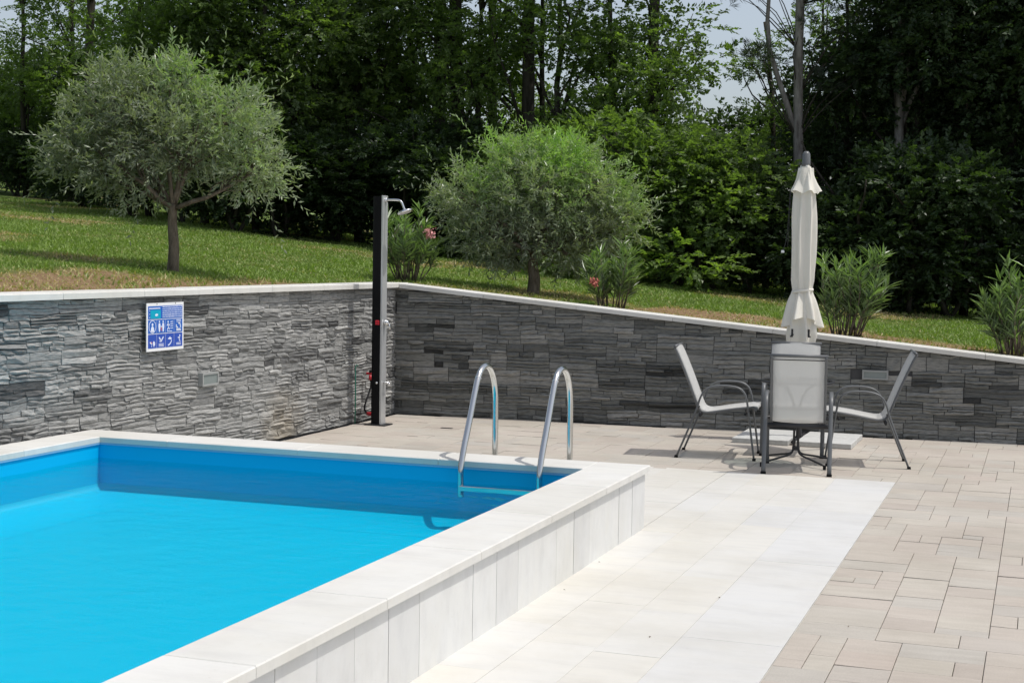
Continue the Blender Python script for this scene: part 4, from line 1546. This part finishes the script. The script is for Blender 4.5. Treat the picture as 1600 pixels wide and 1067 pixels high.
# ------------------------------------------------------------------ woodland
def wood_tree(kind, seed):
    """prototype at the origin: name, crown lobes, leaves"""
    r = np.random.default_rng(seed)
    name = {"shrub": "woodland_shrub", "tall": "broadleaf_tree", "airy": "broadleaf_tree", "thin": "slender_tree", "dark": "evergreen_tree"}[kind]
    root = empty(name)
    b = MB()
    if kind == "shrub":
        H_, lobes = 3.4, []
        for k in range(11):
            a = r.uniform(0, 6.28); q = r.uniform(.1, 1.0); z = r.uniform(.1, 2.6)
            lobes.append((q * math.cos(a), q * math.sin(a), z, r.uniform(.5, .85), r.uniform(.5, .85), r.uniform(.35, .6)))
        nsp, k_, ll, lw = 1500, 15, .088, .05
        for q in range(4):
            limb(b, (r.normal(0, .12), r.normal(0, .12), -.2), (r.normal(0, .6), r.normal(0, .6), r.uniform(1.8, 2.8)), .045, .012, r, .07, 6)
        mat = M['forest'] if seed == 1 else M['forest_shade']  # shrubs past the first have under-canopy shade in their leaf colour
    elif kind in ("tall", "airy"):
        lobes = []
        for k in range(17):
            a = r.uniform(0, 6.28); z = r.uniform(.9, 8.2); q = r.uniform(.3, 1.5) * (1 - .35 * abs(z - 4.5) / 4.5)
            lobes.append((q * math.cos(a), q * math.sin(a), z, r.uniform(.6, 1.15), r.uniform(.6, 1.15), r.uniform(.4, .75)))
        nsp, k_, ll, lw = (3000 if kind == 'tall' else 1350), 14, .088, .05
        top = (r.normal(0, .3), r.normal(0, .3), 8.6)
        tp = limb(b, (0, 0, -.3), top, .09, .025, r, .03, 8, 12)
        for lb in lobes[:12]:
            a = tp[int(np.clip(lb[2] / 8.6 * 11 - 1.5, 1, 10))]
            limb(b, a, lb[:3], .04, .01, r, .08, 5)
        mat = M['forest_shade'] if seed == 4 else M['forest']  # right-hand trees use the shade-darkened leaf colour
    elif kind == "thin":
        lobes = []
        for k in range(11):
            a = r.uniform(0, 6.28); z = r.uniform(2.2, 8.4); q = r.uniform(.5, 1.3)
            lobes.append((q * math.cos(a), q * math.sin(a), z, r.uniform(.4, .8), r.uniform(.4, .8), r.uniform(.25, .45)))
        nsp, k_, ll, lw = 700, 14, .085, .048
        tp = limb(b, (0, 0, -.3), (r.normal(0, .35), r.normal(0, .35), 9.2), .125, .06, r, .018, 9, 13)
        for lb in lobes:
            a = tp[int(np.clip(lb[2] / 9.2 * 12 - 1.0, 2, 11))]
            limb(b, a, np.array(lb[:3]) * 1.1 * np.array([1, 1, .95]), .035, .006, r, .08, 5)
        mat = M['forest']
    else:
        lobes = []
        for k in range(16):
            a = r.uniform(0, 6.28); z = r.uniform(.4, 4.4); q = r.uniform(.1, 1.1)
            lobes.append((q * math.cos(a), q * math.sin(a), z, r.uniform(.7, 1.1), r.uniform(.7, 1.1), r.uniform(.45, .75)))
        nsp, k_, ll, lw = 1300, 14, .105, .062
        limb(b, (0, 0, -.3), (0, 0, 4.2), .10, .02, r, .03, 7)
        mat = M['forest_shade']
    b.build("trunk", M['bark_dark'], root, True)
    P, O, q = in_lobes(lobes, nsp, r, .45)
    P[:, 2] = np.maximum(P[:, 2], .08)
    D = nrmz(O * np.array([1, 1, .45]) + r.normal(0, .45, P.shape) * np.array([1, 1, .5]))
    Ln = r.uniform(.2, .46, nsp)
    tint = np.clip(.42 + .28 * fbm(P[:, 0] + seed, P[:, 1] + 1.7 * P[:, 2], seed, 1.3, 2) + r.normal(0, .16, nsp), 0, 1)
    bb = spray_leaves(P, D, Ln, k_ - 2, ll, lw * 1.12, 1.05, tint, r, .5, .34)
    link("crown", leaf_mesh("crown", *bb, mat, .1), root)
    return root


protos = {}
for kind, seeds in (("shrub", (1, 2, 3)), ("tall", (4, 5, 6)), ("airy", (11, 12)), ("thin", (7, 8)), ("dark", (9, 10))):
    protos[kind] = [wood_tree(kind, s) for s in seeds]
used_proto = set()
rf = random.Random(4)
MI = mw.inverted()


def pix(x, y):
    """photo column a point of the wood falls on, used only to word the labels"""
    v = MI @ Vector((x, y, 2.0))
    return 800 + 2333 * v.x / -v.z


MARKS = [(-90, "beyond the left edge"), (-20, "at the far left edge"), (45, "at the left edge, past the top of the lawn"), (110, "left of the round silvery olive"), (165, "behind the left side of the round olive"),
         (225, "behind the top of the round olive"), (275, "straight behind the trunk of the round olive"), (325, "behind the right half of the round olive"), (385, "behind the right flank of the round olive"), (435, "just right of the round olive"),
         (490, "midway between round olive and shower"), (540, "a little left of the shower post"), (600, "behind the shower post"), (655, "behind the pink oleander flowers"), (705, "between the shower head and the bushy olive"),
         (750, "behind the left tip of the bushy olive"), (800, "behind the left half of the bushy olive"), (850, "straight behind the bushy olive's trunk"), (905, "behind the right half of the bushy olive"), (960, "behind the faded red oleander"),
         (1010, "just right of the bushy olive"), (1060, "in line with the left garden chair's back"), (1115, "in line with the left chair's seat"), (1170, "left of the folded parasol"), (1215, "close beside the parasol's left"),
         (1262, "directly behind the parasol's tip"), (1315, "behind the tall spreading oleander"), (1370, "right of the tall spreading oleander"), (1410, "in line with the pale forked trunk"), (1450, "in line with the right garden chair's back"),
         (1500, "midway from the right chair to the right edge"), (1550, "left of the oleander at the right edge"), (1600, "at the far right edge"), (1650, "just past the right edge"), (1710, "beyond the right edge"), (1780, "well beyond the right edge")]
taken = {}


def where(kind, x, y):
    c = pix(x, y)
    t = taken.setdefault(kind, set())
    for d, k in sorted((abs(c - p), k) for k, (p, _) in enumerate(MARKS)):
        if k not in t:
            t.add(k)
            return MARKS[k][1]
    return "in the wood"


def plant(kind, x, y, sc, label, cat, group, zs=1.0, rz=None, variant=None):
    v = rf.randrange(len(protos[kind])) if variant is None else variant
    p = protos[kind][v]
    if (kind, v) in used_proto: o = copy_tree(p)
    else: o = p; used_proto.add((kind, v))
    o.location = (x, y, float(lawn_z(np.array(x), np.array(y))) - .05)
    o.rotation_euler = (0, 0, rf.uniform(0, 6.28) if rz is None else rz)
    o.scale = (sc, sc, sc * zs)
    tag(o, label, cat, group)
    return o


shrubs = [(-27.9, 33.25), (-24.16, 31.12), (-19.99, 27.7), (-16.66, 24.81), (-14.89, 23.8), (-13.41, 23.09), (-12.92, 23.93), (-12.39, 24.77), (-11.73, 25.43), (-10.57, 24.98), (-9.31, 24.12), (-8.26, 23.63), (-7.25, 23.1), (-6.29, 22.52), (-5.47, 22.29), (-4.81, 22.44), (-4.13, 22.48), (-3.4, 22.4), (-2.71, 22.47), (-2.04, 22.63), (-1.37, 22.77), (-0.71, 22.9), (-0.01, 23.07), (0.73, 23.19)]
for x, y in shrubs:
    s = rf.uniform(.55, .85) if not -17 < x < -9 else rf.uniform(.8, 1.0)
    v = rf.choice((1, 2))
    if x < -22: s *= 1.3
    if -8.4 < x < -4.6: s, v = rf.uniform(.85, 1.2), 0
    if -2.8 < x < -1.3: s = rf.uniform(.85, 1.0)
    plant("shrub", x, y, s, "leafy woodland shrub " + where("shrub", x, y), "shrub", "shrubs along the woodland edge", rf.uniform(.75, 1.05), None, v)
talls = [(-27.71, 34.05), (-25.08, 32.56), (-17.25, 26.37), (-15.07, 24.87), (-14.07, 25.05), (-13.7, 26.42), (-12.82, 26.9), (-3.0, 25.32), (-1.9, 25.0), (-1.2, 24.82), (-0.48, 24.77), (0.23, 25.12), (0.97, 24.98)]
for x, y in talls:
    x, y = x * .965, y * .965
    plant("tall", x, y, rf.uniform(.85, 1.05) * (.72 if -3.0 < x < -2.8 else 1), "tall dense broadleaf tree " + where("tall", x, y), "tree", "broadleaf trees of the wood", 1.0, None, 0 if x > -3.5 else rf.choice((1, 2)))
for x, y, sc in ((-12.33, 27.5, .78), (-8.75, 25.9, .8), (-8.0, 25.1, .85), (-7.1, 24.9, .85), (-6.3, 24.6, .75), (-22.5, 31.0, .9), (-11.4, 26.4, .8), (-9.6, 25.4, .72), (-3.6, 25.4, .6)):
    plant("airy", x, y, sc, "light crowned broadleaf tree " + where("airy", x, y), "tree", "light crowned trees of the wood")
backs = [(-31.9, 37.72), (-29.41, 36.85), (-25.72, 34.21), (-22.31, 31.57), (-19.53, 29.46), (-17.73, 28.6), (-16.28, 28.17), (-15.64, 29.1), (-14.94, 30.02), (-14.14, 30.84), (-12.74, 30.29), (-11.38, 29.68), (-10.09, 29.08), (-8.91, 28.6), (-7.78, 28.07), (-6.79, 27.93), (-5.88, 28.03), (-4.99, 28.1), (-4.1, 28.14), (-3.24, 28.27), (-2.39, 28.44), (-1.55, 28.59), (-0.72, 28.73), (0.1, 28.89), (0.92, 28.99), (1.71, 28.95)]
for x, y in backs:
    s = rf.uniform(.6, .85)
    if x > -3.0: s *= 1.35
    if -13 < x < -9: s *= .85
    plant("dark", x, y, s, "dark evergreen deep in the wood " + where("dark", x, y), "tree", "dark evergreens in the wood")
for k, (x, y, sc, v, lab) in enumerate((
        (-20.58, 29.12, 1.0, 0, "slender thinly leaved tree showing sky above the round silvery olive"),
        (-10.96, 26.12, 1.15, 0, "left of two straight dark trunks rising beside the shower in the wood"),
        (-10.44, 25.92, 1.2, 1, "right of two straight dark trunks rising beside the shower in the wood"),
        (-10.33, 27.63, .9, 1, "slender tree with bare branches against the sky above the bushy olive"),
        (-8.92, 25.2, 1.1, 0, "slender dark stemmed tree rising directly behind the bushy olive"),
        (-6.21, 24.5, .95, 1, "slender tree with light airy foliage left of the sky gap"),
        (-4.5, 25.6, .5, 0, "low airy tree under the clear sky gap left of the pale pine"))):
    plant("thin", x, y, sc, lab, "tree", None, 1.0, None, v)


def pale_tree(name, x, y, label, cat, H_, r0, forks, seed, needles):
    r = np.random.default_rng(seed)
    root = empty(name, (x, y, float(lawn_z(np.array(x), np.array(y))) - .05), 0, label, cat)
    b = MB()
    tp = limb(b, (0, 0, -.3), (-.05, 0, H_), r0, r0 * .6, r, .008, 10, 14)
    for (z, tip, rr) in forks:
        i = int(z / H_ * 13)
        limb(b, tp[i], tip, rr, rr * .4, r, .05, 7, 8)
    b.build("trunk", M['bark_pale'], root, True)
    P, D, Ln = [], [], []
    bb = MB()
    for (cx, cz, n_, sp) in needles:
        for k in range(n_):
            a = r.uniform(0, 6.28)
            e = np.array([cx + r.normal(0, sp), r.normal(0, sp * 1.2), cz + r.normal(0, sp * .5)])
            i = int(np.clip((cz - .5) / H_ * 13, 1, 12))
            limb(bb, tp[i], e, .014, .005, r, .06, 4, 5)
            for q in range(7):
                P.append(e + r.normal(0, .13, 3)); D.append(r.normal(0, 1, 3) * np.array([1, 1, .4]) + np.array([0, 0, .8])); Ln.append(.14)
    if P:
        bb.build("branches", M['bark_dark'], root, True)
        P, D, Ln = np.array(P), np.array(D), np.array(Ln)
        q = spray_leaves(P, D, Ln, 22, .13, .010, .8, r.uniform(.2, .8, len(P)), r, 0, .35)
        link("crown", leaf_mesh("crown", *q, M['needle'], 0), root)
    return root


pale_tree("pine_tree", -3.59, 23.32, "pale grey pine trunk with sparse needle tufts rising straight above the folded parasol", "pine", 8.5, .085,
          [(2.7, (-.5, -.1, 5.6), .05)], 61,
          [(-.55, 3.7, 5, .22), (-.9, 4.9, 6, .3), (.5, 4.4, 7, .3), (.7, 5.6, 12, .5), (-.4, 6.6, 10, .5), (.5, 7.6, 14, .6), (.45, 3.4, 5, .2)])
pale_tree("forked_tree", -2.1, 23.9, "pale forked trunk in the dark wood right of the pine", "tree", 7.5, .085,
          [(2.9, (.75, .1, 5.2), .04), (2.6, (-.5, .2, 5.5), .04), (3.4, (.15, 0, 6.5), .04)], 62, [])

# ------------------------------------------------------------------ grass blades
def grass(n, seed):
    r = np.random.default_rng(seed)
    az = r.uniform(R(-43), R(4), n)
    Dd = 9.0 + 27.0 * r.uniform(0, 1, n) ** 1.35
    x, y = Dd * np.sin(az), Dd * np.cos(az)
    keep = edge_dist(x, y) > .03
    keep &= ~((x >= LX - 0.25) & (y < wall_y(x) + .33))
    x, y, Dd = x[keep], y[keep], Dd[keep]
    dm = dry_mask(x, y)
    keep = r.uniform(0, 1, len(x)) > dm * .72
    x, y, Dd, dm = x[keep], y[keep], Dd[keep], dm[keep]
    m = len(x)
    z = lawn_z(x, y)
    patch = fbm(x, y, 71, 2.2, 3)
    h = r.uniform(.012, .034, m) * (1 + .5 * patch) * (.9 + Dd / 40)
    w = r.uniform(.005, .010, m) * (.7 + Dd / 18)
    a = r.uniform(0, 6.28, m)
    le = r.normal(0, .6, (m, 2)) * h[:, None]
    b = np.stack([x, y, z - .005], 1)
    s = np.stack([np.cos(a), np.sin(a), 0 * a], 1) * w[:, None]
    t = b + np.stack([le[:, 0], le[:, 1], h], 1)
    V = np.stack([b - s, b + s, t], 1).reshape(-1, 3)
    tint = np.clip(.62 + .22 * patch + r.normal(0, .16, m) - .62 * np.clip(dm * 1.6, 0, 1) * r.uniform(.3, 1.1, m), 0, 1)
    return np_mesh("grass", V, np.arange(3 * m).reshape(-1, 3), np.full(m, 3), M['blade'], False, np.repeat(tint, 3))


go = link("grass", grass(430000, 5))
tag(go, "short mown green grass covering the sloping lawn", "grass", kind="stuff")
